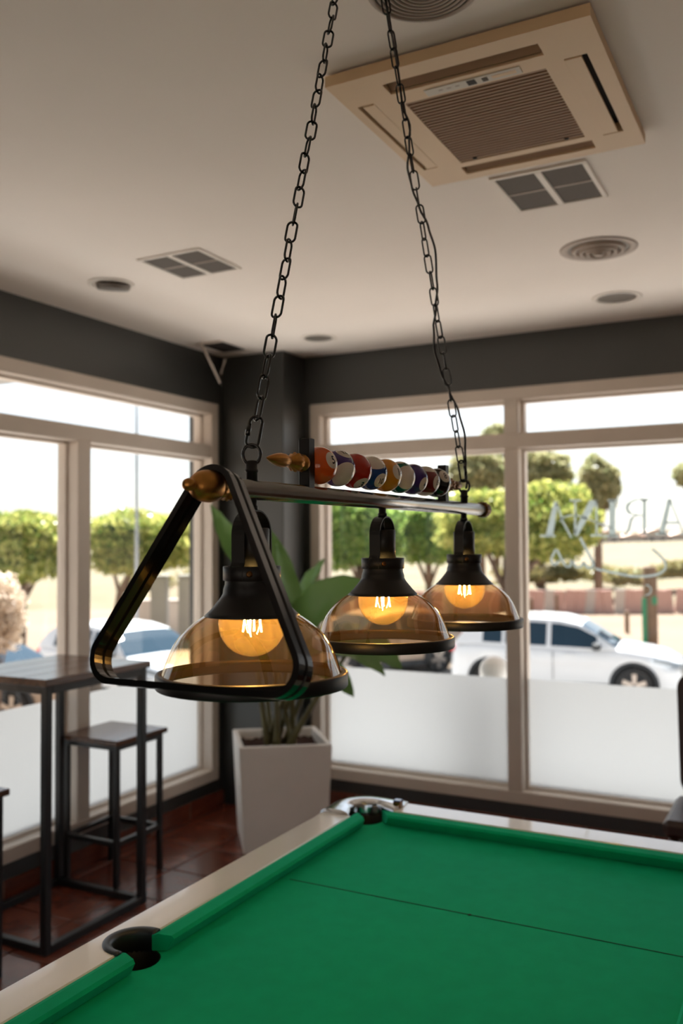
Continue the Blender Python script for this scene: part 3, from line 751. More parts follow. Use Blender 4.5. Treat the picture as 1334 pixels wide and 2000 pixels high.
# chair at the right edge: high-backed, only its back shows
cx, cy = -.345, 4.02
ch = thing('dining_chair', 'dark brown chair with rounded back at the right edge', 'chair', (cx, cy, 0))
def rslab(name, w, h, z0, y0, th, lean, m, r=.06):
    P = round_poly([(-w / 2, 0), (w / 2, 0), (w / 2 * 1.08, h), (-w / 2 * 1.08, h)], r, 6)
    pts = [(cx + p.x, cy + y0 + lean * p.y, z0 + p.y) for p in P]
    return MB().prism(pts, (0, th, .0)).build(name, m, ch)
rslab('backrest', .40, .53, .50, .19, .035, .10, 'chair_brown', .07)
MB().cbox(cx - .22, cx + .22, cy - .22, cy + .20, .43, .50, .02).build('seat', 'chair_brown', ch)
for sx in (-1, 1):
    for sy in (-1, 1): MB().tube([(cx + sx * .18, cy + sy * .17, .44), (cx + sx * .205, cy + sy * .195, 0)], [.02, .014], 10).build('leg', 'chair_wood', ch)

# ================================================================== PLANTER AND PLANT
A_, B_, C_, D_ = Vector((-2.965, 4.285)), Vector((-2.668, 3.915)), Vector((-2.275, 4.200)), Vector((-2.582, 4.570))
pc = (A_ + B_ + C_ + D_) / 4
PZ = .552
pl = thing('planter', 'tall square white planter in the corner by the windows', 'planter', (pc.x, pc.y, 0))
def ring(f, z): return [(pc.x + (q.x - pc.x) * f, pc.y + (q.y - pc.y) * f, z) for q in (A_, B_, C_, D_)]
vs = ring(.90, 0) + ring(1, PZ - .006) + ring(.985, PZ) + ring(.90, PZ) + ring(.885, PZ - .006) + ring(.86, PZ - .10)
fs = [(i * 4 + j, i * 4 + (j + 1) % 4, (i + 1) * 4 + (j + 1) % 4, (i + 1) * 4 + j) for i in range(5) for j in range(4)] + [(3, 2, 1, 0), (20, 21, 22, 23)]
MB().add(vs, fs).build('pot', 'planter_white', pl)
bm = bmesh.new(); bmesh.ops.create_grid(bm, x_segments=22, y_segments=22, size=.5)
e1 = (B_ - A_); e2 = (D_ - A_)
for v in bm.verts:
    p = pc + e1 * v.co.x * .86 + e2 * v.co.y * .86; v.co = Vector((p.x, p.y, PZ - .05 + random.uniform(-.012, .014)))
tag(MB().bm(bm, True).build('soil', 'soil', pl), kind='stuff')
plant = thing('potted_plant', 'bird of paradise plant with broad green leaves growing from the white planter', 'plant', (pc.x, pc.y, PZ - .06))
def leaf(base, mid, tip, width, face, fold=.25, name='leaf'):
    """a broad blade along a bent midrib; face = rough direction of its upper side"""
    base, mid, tip, face = Vector(base), Vector(mid), Vector(tip), Vector(face).normalized()
    N = 14; vs = []; fs = []
    for i in range(N + 1):
        t = i / N; p = base * (1 - t) ** 2 + mid * 2 * t * (1 - t) + tip * t * t
        tg = ((mid - base) * (1 - t) + (tip - mid) * t).normalized(); sd = tg.cross(face).normalized(); nf = sd.cross(tg)
        wv = width * (math.sin(math.pi * min(1, t ** .72)) ** .75 if 0 < t < 1 else .02) * (1 if t < .96 else .6)
        for q, f in ((-1, 1), (-.55, .5), (0, 0), (.55, .5), (1, 1)):
            vs.append(p + sd * (q * wv / 2) + nf * (f * fold * wv / 2 + .006 * math.sin(i * 1.7 + q * 3)))
    for i in range(N):
        for j in range(4): fs.append((i * 5 + j, i * 5 + j + 1, i * 5 + j + 6, i * 5 + j + 5))
    lf = MB().add(vs, fs, True).build(name, 'plant_leaf', plant)
    return lf
def stem(pts, r0, r1):
    pts = [Vector(p) for p in pts]; P = []
    for i in range(13):
        t = i / 12; P.append(pts[0] * (1 - t) ** 2 + pts[1] * 2 * t * (1 - t) + pts[2] * t * t)
    MB().tube(P, [r0 + (r1 - r0) * i / 12 for i in range(13)], 9).build('leaf_stalk', 'plant_stem', plant)
g0 = Vector((pc.x, pc.y, PZ - .06))
LV = [  # blade base, mid, tip as (u, v, distance), width, facing
    ((500, 1120, 4.95), (452, 1060, 4.85), (412, 985, 4.75), .13, (-.5, -.4, .8)),
    ((596, 1300, 4.75), (575, 1180, 4.75), (540, 1062, 4.8), .17, (.9, -.3, .2)),
    ((575, 1245, 5.0), (590, 1160, 5.0), (634, 1092, 4.95), .20, (-.5, -.8, .3)),
    ((560, 1265, 4.75), (630, 1150, 4.6), (730, 1150, 4.5), .30, (.1, -.75, .7)),
    ((590, 1290, 4.7), (660, 1220, 4.55), (752, 1320, 4.4), .20, (.2, -.5, .85)),
    ((700, 1240, 4.65), (745, 1270, 4.6), (785, 1308, 4.55), .14, (.2, -.6, .8)),
    ((620, 1300, 4.7), (655, 1310, 4.6), (691, 1362, 4.5), .13, (.1, -.6, .8)),
    ((500, 1250, 4.9), (470, 1190, 4.85), (455, 1120, 4.8), .20, (.5, -.8, .3)),
    ((560, 1210, 5.05), (555, 1110, 5.05), (500, 1010, 5.0), .18, (.4, -.85, .3)),
    ((520, 1300, 5.0), (480, 1260, 5.0), (440, 1265, 4.95), .16, (-.3, -.5, .8)),
    ((535, 1250, 4.7), (520, 1200, 4.6), (470, 1175, 4.5), .20, (-.1, -.7, .7)),
]
for i, (b, m, t, wd_, fc) in enumerate(LV):
    b3, m3, t3 = at(*b), at(*m), at(*t)
    leaf(b3, m3, t3, wd_, fc)
    a = i * 2.4; f0 = g0 + Vector((.075 * math.cos(a), .075 * math.sin(a), 0))
    stem([f0, (f0 + b3) / 2 + Vector((.02 * math.cos(a), .02 * math.sin(a), .06)), b3 + (m3 - b3) * .1], .020 if i % 2 else .016, .007)

# ================================================================== CEILING FITTINGS
def fit(name, label, cat, x, y, group=None): return thing(name, label, cat, (x, y, CZ), group)
# air-conditioning cassette
AX0, AX1, AY0, AY1 = -1.055, -.405, 1.930, 2.640; dz = .034; ZA = CZ - dz
ac = fit('air_conditioner', 'beige ceiling air-conditioner cassette with ribbed square grille', 'air conditioner', (AX0 + AX1) / 2, (AY0 + AY1) / 2)
def frame_plate(xo0, xo1, yo0, yo1, holes, z0, z1):
    """plate with rectangular holes, from a grid of boxes"""
    xs = sorted({xo0, xo1} | {h[0] for h in holes} | {h[1] for h in holes}); ys = sorted({yo0, yo1} | {h[2] for h in holes} | {h[3] for h in holes})
    m = MB()
    for a, b in zip(xs, xs[1:]):
        for c, d in zip(ys, ys[1:]):
            xm, ym = (a + b) / 2, (c + d) / 2
            if not any(h[0] < xm < h[1] and h[2] < ym < h[3] for h in holes): m.box(a, b, c, d, z0, z1)
    return m
GX0, GX1, GY0, GY1 = -.925, -.535, 2.05, 2.53
hs = [(GX0, GX1, 1.985, 2.04), (GX0, GX1, 2.545, 2.60), (-1.030, -.985, 2.06, 2.51), (-.500, -.445, 2.08, 2.53), (GX0 + .012, GX1 - .012, GY0 + .050, GY1 - .015)]
hs = [(min(h[0], h[1]), max(h[0], h[1]), h[2], h[3]) for h in hs]
frame_plate(AX0, AX1, AY0, AY1, hs, ZA, CZ - .006).build('panel', 'ac_plastic', ac)
MB().box(AX0 + .02, AX1 - .02, AY0 + .02, AY1 - .02, CZ - .006, CZ - .001).build('void_shade', 'ac_dark', ac)  # solid dark plate, its colour stands for the shade behind the slots
# flaps tilted in the four slots
for (a, b, c, d) in hs[:2]:
    ym = (c + d) / 2; s = .018
    MB().add([(a + .004, ym - s, ZA + .018), (b - .004, ym - s, ZA + .018), (b - .004, ym + s, ZA + .004), (a + .004, ym + s, ZA + .004), (a + .004, ym - s, ZA + .022), (b - .004, ym - s, ZA + .022), (b - .004, ym + s, ZA + .008), (a + .004, ym + s, ZA + .008)],
             [(0, 1, 2, 3), (4, 5, 6, 7), (0, 1, 5, 4), (1, 2, 6, 5), (2, 3, 7, 6), (3, 0, 4, 7)]).build('flap', 'ac_grille', ac)
for (a, b, c, d), sgn in zip(hs[2:4], (1, -1)):
    xa, xb = (a + .012, b + .002) if sgn > 0 else (a, b - .014)
    MB().cbox(xa, xb, c + .006, d - .006, ZA - .001, ZA + .004, .001).build('flap', 'ac_plastic', ac)
gr = MB(); yy = GY0 + .052
while yy < GY1 - .018:
    gr.box(GX0 + .012, GX1 - .012, yy, yy + .0082, ZA + .001, ZA + .010); yy += .0158
gr.build('grille', 'ac_grille', ac)
MB().box(GX0 + .012, GX1 - .012, GY0 + .05, GY1 - .015, ZA + .013, ZA + .016).build('filter', 'ac_dark', ac)
lb = MB().cbox(-.845, -.600, 2.058, 2.092, ZA - .002, ZA + .002, .0008).build('control_strip', 'ac_label', ac)
MB().box(-.735, -.713, 2.064, 2.086, ZA - .003, ZA).build('display', 'ac_dark', lb)
MB().box(-.697, -.683, 2.068, 2.084, ZA - .003, ZA).build('receiver', 'vent_mesh', lb)
MB().box(-.672, -.612, 2.068, 2.082, ZA - .0026, ZA).build('rating_plate', 'ac_plastic', lb)
for k in range(3): MB().box(-.810 + k * .022, -.799 + k * .022, 2.072, 2.077, ZA - .0026, ZA).build('indicator', 'vent_grey', lb)
for x in (GX0 + .06, GX1 - .06): MB().lathe([(.001, ZA - .002), (.006, ZA - .002), (.007, ZA)], 12, (x, GY1 - .03, 0)).build('grille_catch', 'ac_dark', ac)

# square white vents with a thick bar one way and a thin one the other
def sq_vent(label, x0, x1, y0, y1):
    v = fit('ceiling_vent', label, 'vent', (x0 + x1) / 2, (y0 + y1) / 2, 'square ceiling vents'); w = .016; z0 = CZ - .007
    xm, ym = (x0 + x1) / 2, (y0 + y1) / 2
    m = MB(); m.cbox(x0, x1, y0, y0 + w, z0, CZ, .002); m.cbox(x0, x1, y1 - w, y1, z0, CZ, .002); m.cbox(x0, x0 + w, y0 + w, y1 - w, z0, CZ, .002); m.cbox(x1 - w, x1, y0 + w, y1 - w, z0, CZ, .002)
    m.build('frame', 'vent_white', v)
    MB().cbox(xm - .011, xm + .011, y0 + w, y1 - w, z0 - .001, CZ - .001, .002).build('centre_bar', 'vent_white', v)
    for (a, b) in ((x0 + w, xm - .011), (xm + .011, x1 - w)): MB().box(a, b, ym - .004, ym + .004, z0 + .002, CZ - .001).build('thin_bar', 'vent_grey', v)
    for (a, b) in ((x0 + w, xm - .011), (xm + .011, x1 - w)):
        for (c, d) in ((y0 + w, ym - .004), (ym + .004, y1 - w)): MB().box(a, b, c, d, CZ - .003, CZ - .0005).build('mesh_panel', 'vent_mesh', v)
sq_vent('square white ceiling vent with grey mesh beside the air conditioner', -.905, -.595, 2.742, 3.075)
sq_vent('square white ceiling vent with grey mesh on the left side', -2.440, -2.125, 2.843, 3.150)
# round fittings
def rnd(name, label, cat, x, y, rings, m='vent_grey', center=None, group=None):
    v = fit(name, label, cat, x, y, group)
    for i, (ra, rb, drop) in enumerate(rings):
        MB().lathe([(ra, CZ - .001), (ra, CZ - drop * .6), (ra + (rb - ra) * .3, CZ - drop), (rb - (rb - ra) * .3, CZ - drop), (rb, CZ - drop * .5), (rb, CZ - .001)], 56, (x, y, 0)).build('ring', m, v)
    if center: MB().lathe([(.001, CZ - center[1]), (center[0] * .8, CZ - center[1]), (center[0], CZ - center[1] * .5), (center[0], CZ)], 40, (x, y, 0)).build('core', center[2], v)
    return v
rnd('round_diffuser', 'round ceiling diffuser with concentric rings near the right side', 'vent', -.742, 3.622, [(.118, .150, .006), (.086, .104, .016), (.060, .076, .022), (.036, .050, .026)], 'vent_grey', (.024, .028, 'vent_grey'))
MB().lathe([(.001, CZ - .0015), (.12, CZ - .0015)], 40, (-.742, 3.622, 0)).build('back', 'lamp_grey', bpy.data.objects['round_diffuser'])
rnd('recessed_downlight', 'recessed downlight close to the right end of the far wall', 'downlight', -.818, 4.400, [(.092, .116, .006)], 'vent_white', (.090, .004, 'lamp_grey'), 'recessed ceiling lights')
rnd('recessed_downlight', 'recessed downlight above the corner pillar and plant', 'downlight', -2.484, 4.451, [(.080, .102, .005)], 'vent_white', (.079, .004, 'lamp_grey'), 'recessed ceiling lights')
dl = rnd('eyeball_downlight', 'tilted eyeball downlight beside the left square vent', 'downlight', -2.772, 3.060, [(.078, .102, .007)], 'vent_white', None, 'recessed ceiling lights')
MB().lathe([(.077, 0), (.074, -.018), (.066, -.026), (.060, -.022), (.050, -.004), (.001, 0)], 40).xform(Matrix.Translation((-2.765, 3.068, CZ - .002)) @ Matrix.Rotation(rad(9), 4, 'X') @ Matrix.Rotation(rad(8), 4, 'Y')).build('eyeball', 'lamp_grey', dl)
rnd('ceiling_speaker', 'round ceiling speaker with concentric grille at the top edge', 'speaker', -.705, 1.722, [(.108, .120, .006)] + [(.008 + .0111 * k, .014 + .0111 * k, .005) for k in range(9)], 'vent_grey')
MB().lathe([(.001, CZ - .0015), (.108, CZ - .0015)], 40, (-.705, 1.722, 0)).build('back', 'vent_mesh', bpy.data.objects['ceiling_speaker'])
# open access hatch in the corner with its hanging flap stay
hx, hy = -3.085, 4.37
ht = thing('access_hatch', 'open ceiling access hatch in the corner with a pale stay hanging down', 'hatch', (hx, hy, CZ))
MB().box(hx - .09, hx + .07, hy - .13, hy + .13, CZ - .003, CZ - .0005).build('opening_shade', 'hatch_shade', ht)  # flat dark plate paints in the hatch's shade; the ceiling is uncut
MB().box(hx - .10, hx - .09, hy - .14, hy + .14, CZ - .008, CZ).box(hx - .10, hx + .08, hy - .14, hy - .13, CZ - .008, CZ).build('lip', 'white_trim', ht)
e0 = at_x(392, 668, -3.13); e1_ = at_x(430, 748, -3.13)
MB().tube([Vector((-3.13, e0.y, CZ - .002)), e1_], .0095, 8, flat=.5).build('stay', 'white_trim', ht)
e2_ = at_x(440, 702, -3.07)
MB().tube([e1_ + Vector((.003, 0, .05)), e2_], .006, 8, flat=.5).build('stay', 'white_trim', ht)

# ================================================================== LETTERING ON THE GLASS (reads MARINA Club from outside)
LT = thing('window_lettering', 'pale serif and script lettering on the right window, seen mirrored from inside', 'lettering', (-.98, 4.985, 1.40))
YG = 4.985
def q2(x, y): p = at_y(1034 + x * .22489, 940 + y * .22489, YG); return (p.x, YG, p.z)
def letter(polys, name='letter', lab=None):
    m = MB()
    for P in polys: m.prism([q2(*p) for p in P], (0, .0015, 0))
    o = m.build(name, 'vinyl_letter', LT)
    if lab: o['label'] = lab
def stroke(pts, w):
    """ribbon polygon along a polyline (in the drawing plane) with per-point widths"""
    P = [Vector(p) for p in pts]; ws = w if isinstance(w, list) else [w] * len(P); L = []; R = []
    for i, p in enumerate(P):
        t = (P[min(i + 1, len(P) - 1)] - P[max(i - 1, 0)]).normalized(); n_ = Vector((-t.y, t.x)) * ws[i] / 2; L.append(p + n_); R.append(p - n_)
    return [[tuple(L[i]), tuple(L[i + 1]), tuple(R[i + 1]), tuple(R[i])] for i in range(len(P) - 1)]
def smooth(pts, k=6):
    P = [Vector(p) for p in pts]; out = []
    for i in range(len(P) - 1):
        p0, p1, p2, p3 = P[max(i - 1, 0)], P[i], P[i + 1], P[min(i + 2, len(P) - 1)]
        for j in range(k):
            t = j / k; out.append(.5 * ((2 * p1) + (p2 - p0) * t + (2 * p0 - 5 * p1 + 4 * p2 - p3) * t * t + (3 * p1 - p0 - 3 * p2 + p3) * t ** 3))
    return out + [P[-1]]
ser = lambda a, b, y: [(a, y - 9), (b, y - 9), (b, y + 9), (a, y + 9)]
letter([[(212, 178), (250, 178), (205, 470), (140, 470)], ser(92, 225, 474)] + stroke([(238, 190), (290, 350), (365, 490)], 16), lab='pale letter A')
letter(stroke(smooth([(268, 350), (300, 312), (392, 294), (480, 318), (600, 362), (712, 405)]), 13), 'swash')
letter([ser(350, 448, 166), [(388, 170), (406, 170), (406, 470), (388, 470)], [(520, 165), (598, 165), (412, 485), (392, 430)], [(574, 170), (592, 170), (592, 468), (574, 468)], ser(530, 640, 470)], lab='pale letter N')
letter([[(694, 165), (746, 165), (746, 475), (694, 475)], ser(645, 775, 476), ser(680, 775, 166)], lab='pale letter I')
letter([[(984, 158), (1014, 158), (1014, 455), (984, 455)], ser(960, 1036, 160), ser(960, 1036, 452)] + stroke(smooth([(990, 160), (930, 160), (870, 190), (848, 232), (880, 280), (990, 300)]), [8] * 6 + [14] * 6 + [26] * 12 + [14] * 5 + [9] * 2) + stroke(smooth([(930, 300), (885, 330), (868, 400), (842, 455), (815, 456)]), [10] * 4 + [24] * 14 + [14] * 7), lab='pale letter R')
letter([[(1200, 155), (1236, 155), (1172, 455), (1124, 455)], ser(1092, 1200, 455), ser(1180, 1292, 360)] + stroke([(1222, 165), (1288, 330), (1340, 455)], 13) + [ser(1306, 1378, 455)], lab='pale letter A')
letter([[(1660, 160), (1690, 160), (1690, 455), (1660, 455)], [(1440, 160), (1456, 160), (1456, 455), (1440, 455)], ser(1410, 1486, 160), ser(1410, 1486, 455), ser(1636, 1716, 160), ser(1636, 1716, 455), [(1448, 160), (1480, 160), (1582, 440), (1556, 440)]] + stroke([(1672, 165), (1570, 440)], 14), lab='pale letter M')
letter(stroke(smooth([(1066, 588), (1120, 632), (1176, 700), (1178, 760), (1120, 806), (1000, 826), (880, 822), (760, 800), (640, 775), (572, 760)]), 21), lab='pale script letter C')
letter(stroke(smooth([(440, 488), (470, 545), (520, 640), (552, 710), (548, 748), (505, 748), (470, 705)]), 24), lab='pale script letter l')
letter(stroke(smooth([(470, 700), (448, 742), (405, 740), (368, 690), (352, 738), (318, 736)]), 20), lab='pale script letter u')
letter(stroke(smooth([(318, 736), (285, 690), (238, 598), (205, 640), (188, 690), (218, 722), (262, 690)]), 20), lab='pale script letter b')
letter(stroke(smooth([(1008, 900), (1040, 910), (1056, 945), (1040, 980), (1005, 990)]), 12), lab='small pale letter C')

# ================================================================== OUTSIDE
GZ = -1.37
struct('ground', MB().box(-400, 400, -150, 600, GZ - .5, GZ), 'dry_soil')
struct('terrace', MB().box(XL - 2.4, XR + 2.4, YF - 2.4, YB + 2.0, GZ, -.06), 'concrete')  # out of view; kept pale so it bounces sunlight into the room
sa = at(1105, 1300, 17.2); a0 = rad(13.75)
stv = MB().box(-60, 60, -4.2, 3.2, GZ, GZ + .02).xform(Matrix.Translation((sa.x, sa.y, 0)) @ Matrix.Rotation(a0, 4, 'Z'))
struct('street', stv, 'asphalt')
aw = thing('entrance_canopy', 'pale canopy slab outside the top of the left window', 'canopy', (-4.5, 2.2, 2.5))
MB().cbox(-5.6, XL - T, 1.0, 3.47, 2.50, 2.60, .01).build('slab', 'render_grey', aw)
MB().cbox(-5.6, XL - T, 3.47, 3.50, 2.495, 2.64, .006).build('fascia', 'render_grey', aw)

def foot(u, D):
    p = at(u, 1057, D); return Vector((p.x, p.y, GZ))
# ---- trees
def leaves(center, rx, ry, rz, n, size, power=2.6, seed=0, lo=.72):
    rnd_ = random.Random(seed); vs = []; fs = []
    for i in range(n):
        d = Vector((rnd_.gauss(0, 1), rnd_.gauss(0, 1), rnd_.gauss(0, 1))).normalized()
        k = (abs(d.x) ** power + abs(d.y) ** power + abs(d.z) ** power) ** (-1 / power)
        b = 1 + .10 * math.sin(d.x * 5 + seed) + .08 * math.sin(d.y * 7 + d.z * 6 + seed * 2) + .06 * math.sin(d.z * 11 + seed)
        f = k * b * rnd_.uniform(lo, 1.03)
        p = center + Vector((d.x * rx * f, d.y * ry * f, d.z * rz * f))
        a = Vector((rnd_.gauss(0, 1), rnd_.gauss(0, 1), rnd_.gauss(0, .7))).normalized(); b_ = a.orthogonal().normalized()
        b_ = (Matrix.Rotation(rnd_.uniform(0, 6.28), 3, a) @ b_); c_ = a.cross(b_); s = size * rnd_.uniform(.6, 1.3)
        o = len(vs); vs += [p - b_ * s, p + c_ * s * .5, p + b_ * s, p - c_ * s * .5]; fs.append((o, o + 1, o + 2, o + 3))
    return MB().add(vs, fs)
def blob(center, rx, ry, rz, power=2.6, seed=0, f=.74):
    bm = bmesh.new(); bmesh.ops.create_icosphere(bm, subdivisions=4, radius=1)
    for v in bm.verts:
        d = v.co.normalized(); k = (abs(d.x) ** power + abs(d.y) ** power + abs(d.z) ** power) ** (-1 / power)
        b = 1 + .10 * math.sin(d.x * 5 + seed) + .08 * math.sin(d.y * 7 + d.z * 6 + seed * 2) + .06 * math.sin(d.z * 11 + seed)
        v.co = center + Vector((d.x * rx, d.y * ry, d.z * rz)) * (k * b * f)
    return MB().bm(bm, True)
def tree(name, label, cat, u, v, D, wpx, hpx, lm, core, n=5200, size=.10, trunk=.13, group=None, power=2.8, seed=1, lean=0, branches=4, depth=None):
    c = at(u, v, D); rx = wpx * D / FPX / 2; rz = hpx * D / FPX / 2; ry = depth or rx
    base = Vector((c.x + lean, c.y, GZ))
    t = thing(name, label, cat, base, group)
    leaves(c, rx, ry, rz, n, size, power, seed, .35 if core == 'core_blossom' else .72).build('foliage', lm, t, fix=False)['kind'] = 'stuff'
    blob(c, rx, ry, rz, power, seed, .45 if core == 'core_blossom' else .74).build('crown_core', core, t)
    if trunk:
        m = (base + c) / 2 + Vector((lean * .3, .05, 0))
        MB().tube([base, m, c - Vector((0, 0, rz * .5))], [trunk, trunk * .8, trunk * .7], 10).build('trunk', 'bark', t)
        for k in range(branches):
            a = seed + k * 2 * math.pi / branches; e = c + Vector((math.cos(a) * rx * .6, math.sin(a) * ry * .6, -rz * .45))
            MB().tube([m, (m + e) / 2 + Vector((0, 0, .05)), e], [trunk * .5, trunk * .4, trunk * .25], 7).build('branch', 'bark', t)
    return t
GL = 'clipped street trees beyond the left window'; GRt = 'clipped street trees beyond the right window'
tree('street_tree', 'leftmost clipped tree with flat green crown outside the left window', 'tree', 42, 1066, 23, 224, 122, 'leaf_hedge', 'core_green', 9000, .085, group=GL, power=4, seed=1, depth=.9)
tree('street_tree', 'clipped tree with yellow-green crown between the left window mullion and corner', 'tree', 270, 1058, 25.4, 226, 112, 'leaf_hedge', 'core_green', 9000, .09, group=GL, power=4, seed=2, lean=-.9, depth=.9)
tree('street_tree', 'clipped tree hidden mostly behind the dark corner pillar', 'tree', 480, 1062, 22.6, 190, 116, 'leaf_hedge', 'core_green', 6000, .09, group=GL, power=4, seed=3, depth=.9)
tree('street_tree', 'clipped green tree just right of the corner pillar, over the big leaves', 'tree', 706, 1040, 24, 140, 128, 'leaf_cypress', 'core_green', 7000, .09, group=GRt, power=3.5, seed=4, depth=.8)
tree('street_tree', 'clipped green tree seen between middle and far lamp shades', 'tree', 836, 1038, 26.4, 124, 112, 'leaf_cypress', 'core_green', 6000, .09, group=GRt, power=3.5, seed=5, depth=.8)
tree('street_tree', 'broad sunlit street tree behind the right window mullion', 'tree', 1022, 1020, 22, 290, 132, 'leaf_tree', 'core_green', 12000, .09, .17, GRt, 3.0, 6, -.6, 5, depth=1.3)
GP = 'tall pines behind the street trees'
tree('pine_tree', 'tall pale pine rising behind the far lamp chain', 'tree', 935, 930, 42, 116, 100, 'leaf_pine', 'core_olive', 6000, .15, .3, GP, 2.2, 7, depth=1.2)
tree('pine_tree', 'tall pale pine right of the window mullion', 'tree', 1052, 928, 46, 124, 108, 'leaf_pine', 'core_olive', 6000, .16, .3, GP, 2.2, 8, depth=1.2)
tree('pine_tree', 'narrower green pine against the sky, rightmost of the pines', 'tree', 1166, 948, 41, 78, 112, 'leaf_pine', 'core_green', 4500, .14, .22, GP, 2.0, 9, depth=.9)
tree('pine_tree', 'small pine tip showing above the upper transom', 'tree', 968, 858, 52, 56, 60, 'leaf_pine', 'core_olive', 1800, .15, .2, GP, 2.0, 19)
tree('pine_tree', 'pine branch tips entering at the right edge of the photo', 'tree', 1360, 925, 30, 90, 46, 'leaf_pine', 'core_green', 2200, .11, .15, GP, 2.0, 10)
tree('blossom_bush', 'cream blossoming bush at the left edge behind the tall table', 'bush', -4, 1196, 13.2, 96, 150, 'leaf_blossom', 'core_blossom', 5200, .045, .03, None, 2.2, 11)
GS = 'dry scrub bushes on the slope'
rs = random.Random(3)
scr = [(1060, 1128), (1105, 1118), (1150, 1130), (1180, 1120), (1225, 1126), (1300, 1118), (1330, 1110), (1020, 1120), (940, 1150), (880, 1140), (290, 1135), (392, 1128)]
nb = ['beside the tree trunk', 'under the lettering', 'under the lettering swash', 'left of the thick post', 'close to the thick post', 'right of the thick post', 'at the right edge of the frame', 'left of the right window mullion foot', 'behind the far glass shade', 'between the two far shades', 'behind the grey cabinets', 'right of the grey cabinets']
for i, ((u, v), w_) in enumerate(zip(scr, nb)):
    D = (50, 44, 53, 46, 42, 50, 44, 42, 46, 52, 46, 46)[i]; c = at(u, v, D)
    t = thing('scrub_bush', 'dry olive scrub bush on the slope ' + w_, 'bush', (c.x, c.y, c.z - .3), GS)
    leaves(c, .9 + rs.random() * .6, .8, .42, 700, .12, 2.2, i).build('foliage', 'leaf_scrub', t, fix=False)['kind'] = 'stuff'
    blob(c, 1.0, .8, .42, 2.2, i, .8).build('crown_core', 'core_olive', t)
# sloping dry ground behind, with a far ridge
hm = MB(); vs = []; fs = []; NU, ND = 40, 14
for j in range(ND + 1):
    D = 38.5 + (260 - 38.5) * (j / ND) ** 1.8
    for i in range(NU + 1):
        u = -1100 + 3600 * i / NU; p = at(u, 1057, D)
        z = GZ + (D - 36) * .014 + (.9 if j > 1 else 0) * (1 - math.exp(-(D - 36) / 12)) + .25 * math.sin(i * 1.1 + j) * min(1, j / 3)
        if j > 9: z += (j - 9) * (1.2 if u < 500 else .5) * (1 + .3 * math.sin(i * .9))
        vs.append((p.x, p.y, z if j else GZ - .2))
for j in range(ND):
    for i in range(NU): fs.append((j * (NU + 1) + i, j * (NU + 1) + i + 1, (j + 1) * (NU + 1) + i + 1, (j + 1) * (NU + 1) + i))
struct('hillside', hm.add(vs, fs, True), 'scrub_ground')
# far white houses
hs_ = [(1018, 1066, 34, 22, 'left of the lettering tail'), (1066, 1060, 40, 26, 'above the script lettering'), (1120, 1064, 46, 26, 'under the letter N'), (1180, 1058, 50, 30, 'under the letter I'), (1230, 1061, 40, 26, 'under the letter R'), (1276, 1056, 44, 34, 'right of the letter R'), (1322, 1060, 40, 28, 'at the right edge')]
for i, (u, v, w, h, where) in enumerate(hs_):
    D = 150; c = at(u, v, D); ww_ = w * D / FPX; hh = h * D / FPX
    t = thing('distant_house', 'tiny far white house on the slope ' + where, 'house', (c.x, c.y, c.z - hh / 2), 'far white houses on the slope'); Mx = Matrix.Translation(c) @ Matrix.Rotation(YAW, 4, 'Z')
    MB().box(-ww_ / 2, ww_ / 2, -2, 2, -hh / 2 - 2.5, hh / 2).xform(Mx).build('walls', 'plaster', t)
    MB().prism([(-ww_ / 2 - .2, -2.2, hh / 2), (ww_ / 2 + .2, -2.2, hh / 2), (0, -2.2, hh / 2 + ww_ * .16)], (0, 4.4, 0)).xform(Mx).build('roof', 'roof_tile', t)
    for k in (-.25, .25):
        MB().box(ww_ * k - .3, ww_ * k + .3, -2.05, -1.98, -.3, .45).xform(Mx).build('window', 'car_glass', t)
# pink slab wall across the soil
PW = thing('slab_wall', 'low pinkish wall of upright slabs across the dry ground', 'wall', foot(1100, 36.5))
slab = [MB().cbox(-.2, .2, -.05, .05, 0, 1.0, .02).mesh('slab', 'pink_tile'), MB().cbox(-.2, .2, -.05, .05, 0, 1.0, .02).mesh('slab', 'plaster')]
for i in range(52):
    p = foot(560 + i * 19.6, 36.5); o = link('slab', slab[1] if i % 7 in (2, 5) and rs.random() < .5 else slab[0], PW)
    o.location = p - PW.location + Vector((0, 0, rs.uniform(-.04, .02))); o.rotation_euler = (rad(rs.uniform(-4, 4)), rad(rs.choice((-5, 3, 7))), YAW + rad(rs.uniform(-8, 8)))
# posts
for i, (u, D, w, v, lab) in enumerate(((1222, 29, .15, 1193, 'short wooden fence post behind the white car bonnet'), (1086, 30, .10, 1160, 'thin wooden fence post above the white car roof'), (1036, 30, .13, 1168, 'wooden fence post beside the right window mullion'))):
    p = foot(u, D); zt = at(u, v, D).z
    tag(MB().lathe([(w / 2, GZ), (w / 2, zt - .04), (w / 2 * .7, zt), (.001, zt)], 10, (p.x, p.y, 0)).build('fence_post', 'post_wood', org=p), lab, 'post', 'wooden fence posts')
p = foot(1268, 23); zt = at(1268, 1106, 23).z
gp_ = thing('thick_post', 'thick wooden post with green markings right of the white car bonnet', 'post', p)
MB().lathe([(.18, GZ), (.175, zt - .05), (.15, zt), (.001, zt)], 16, (p.x, p.y, 0)).build('shaft', 'post_wood', gp_)
q = at(1259, 1200, 22.8); MB().box(q.x - .06, q.x + .05, q.y - .02, q.y + .02, GZ + .3, at(1259, 1168, 22.8).z).build('green_strip', 'green_paint', gp_)
q = at(1276, 1173, 22.78); MB().box(q.x - .09, q.x + .09, q.y - .02, q.y + .02, q.z - .10, q.z + .10).build('green_plate', 'green_paint', gp_)
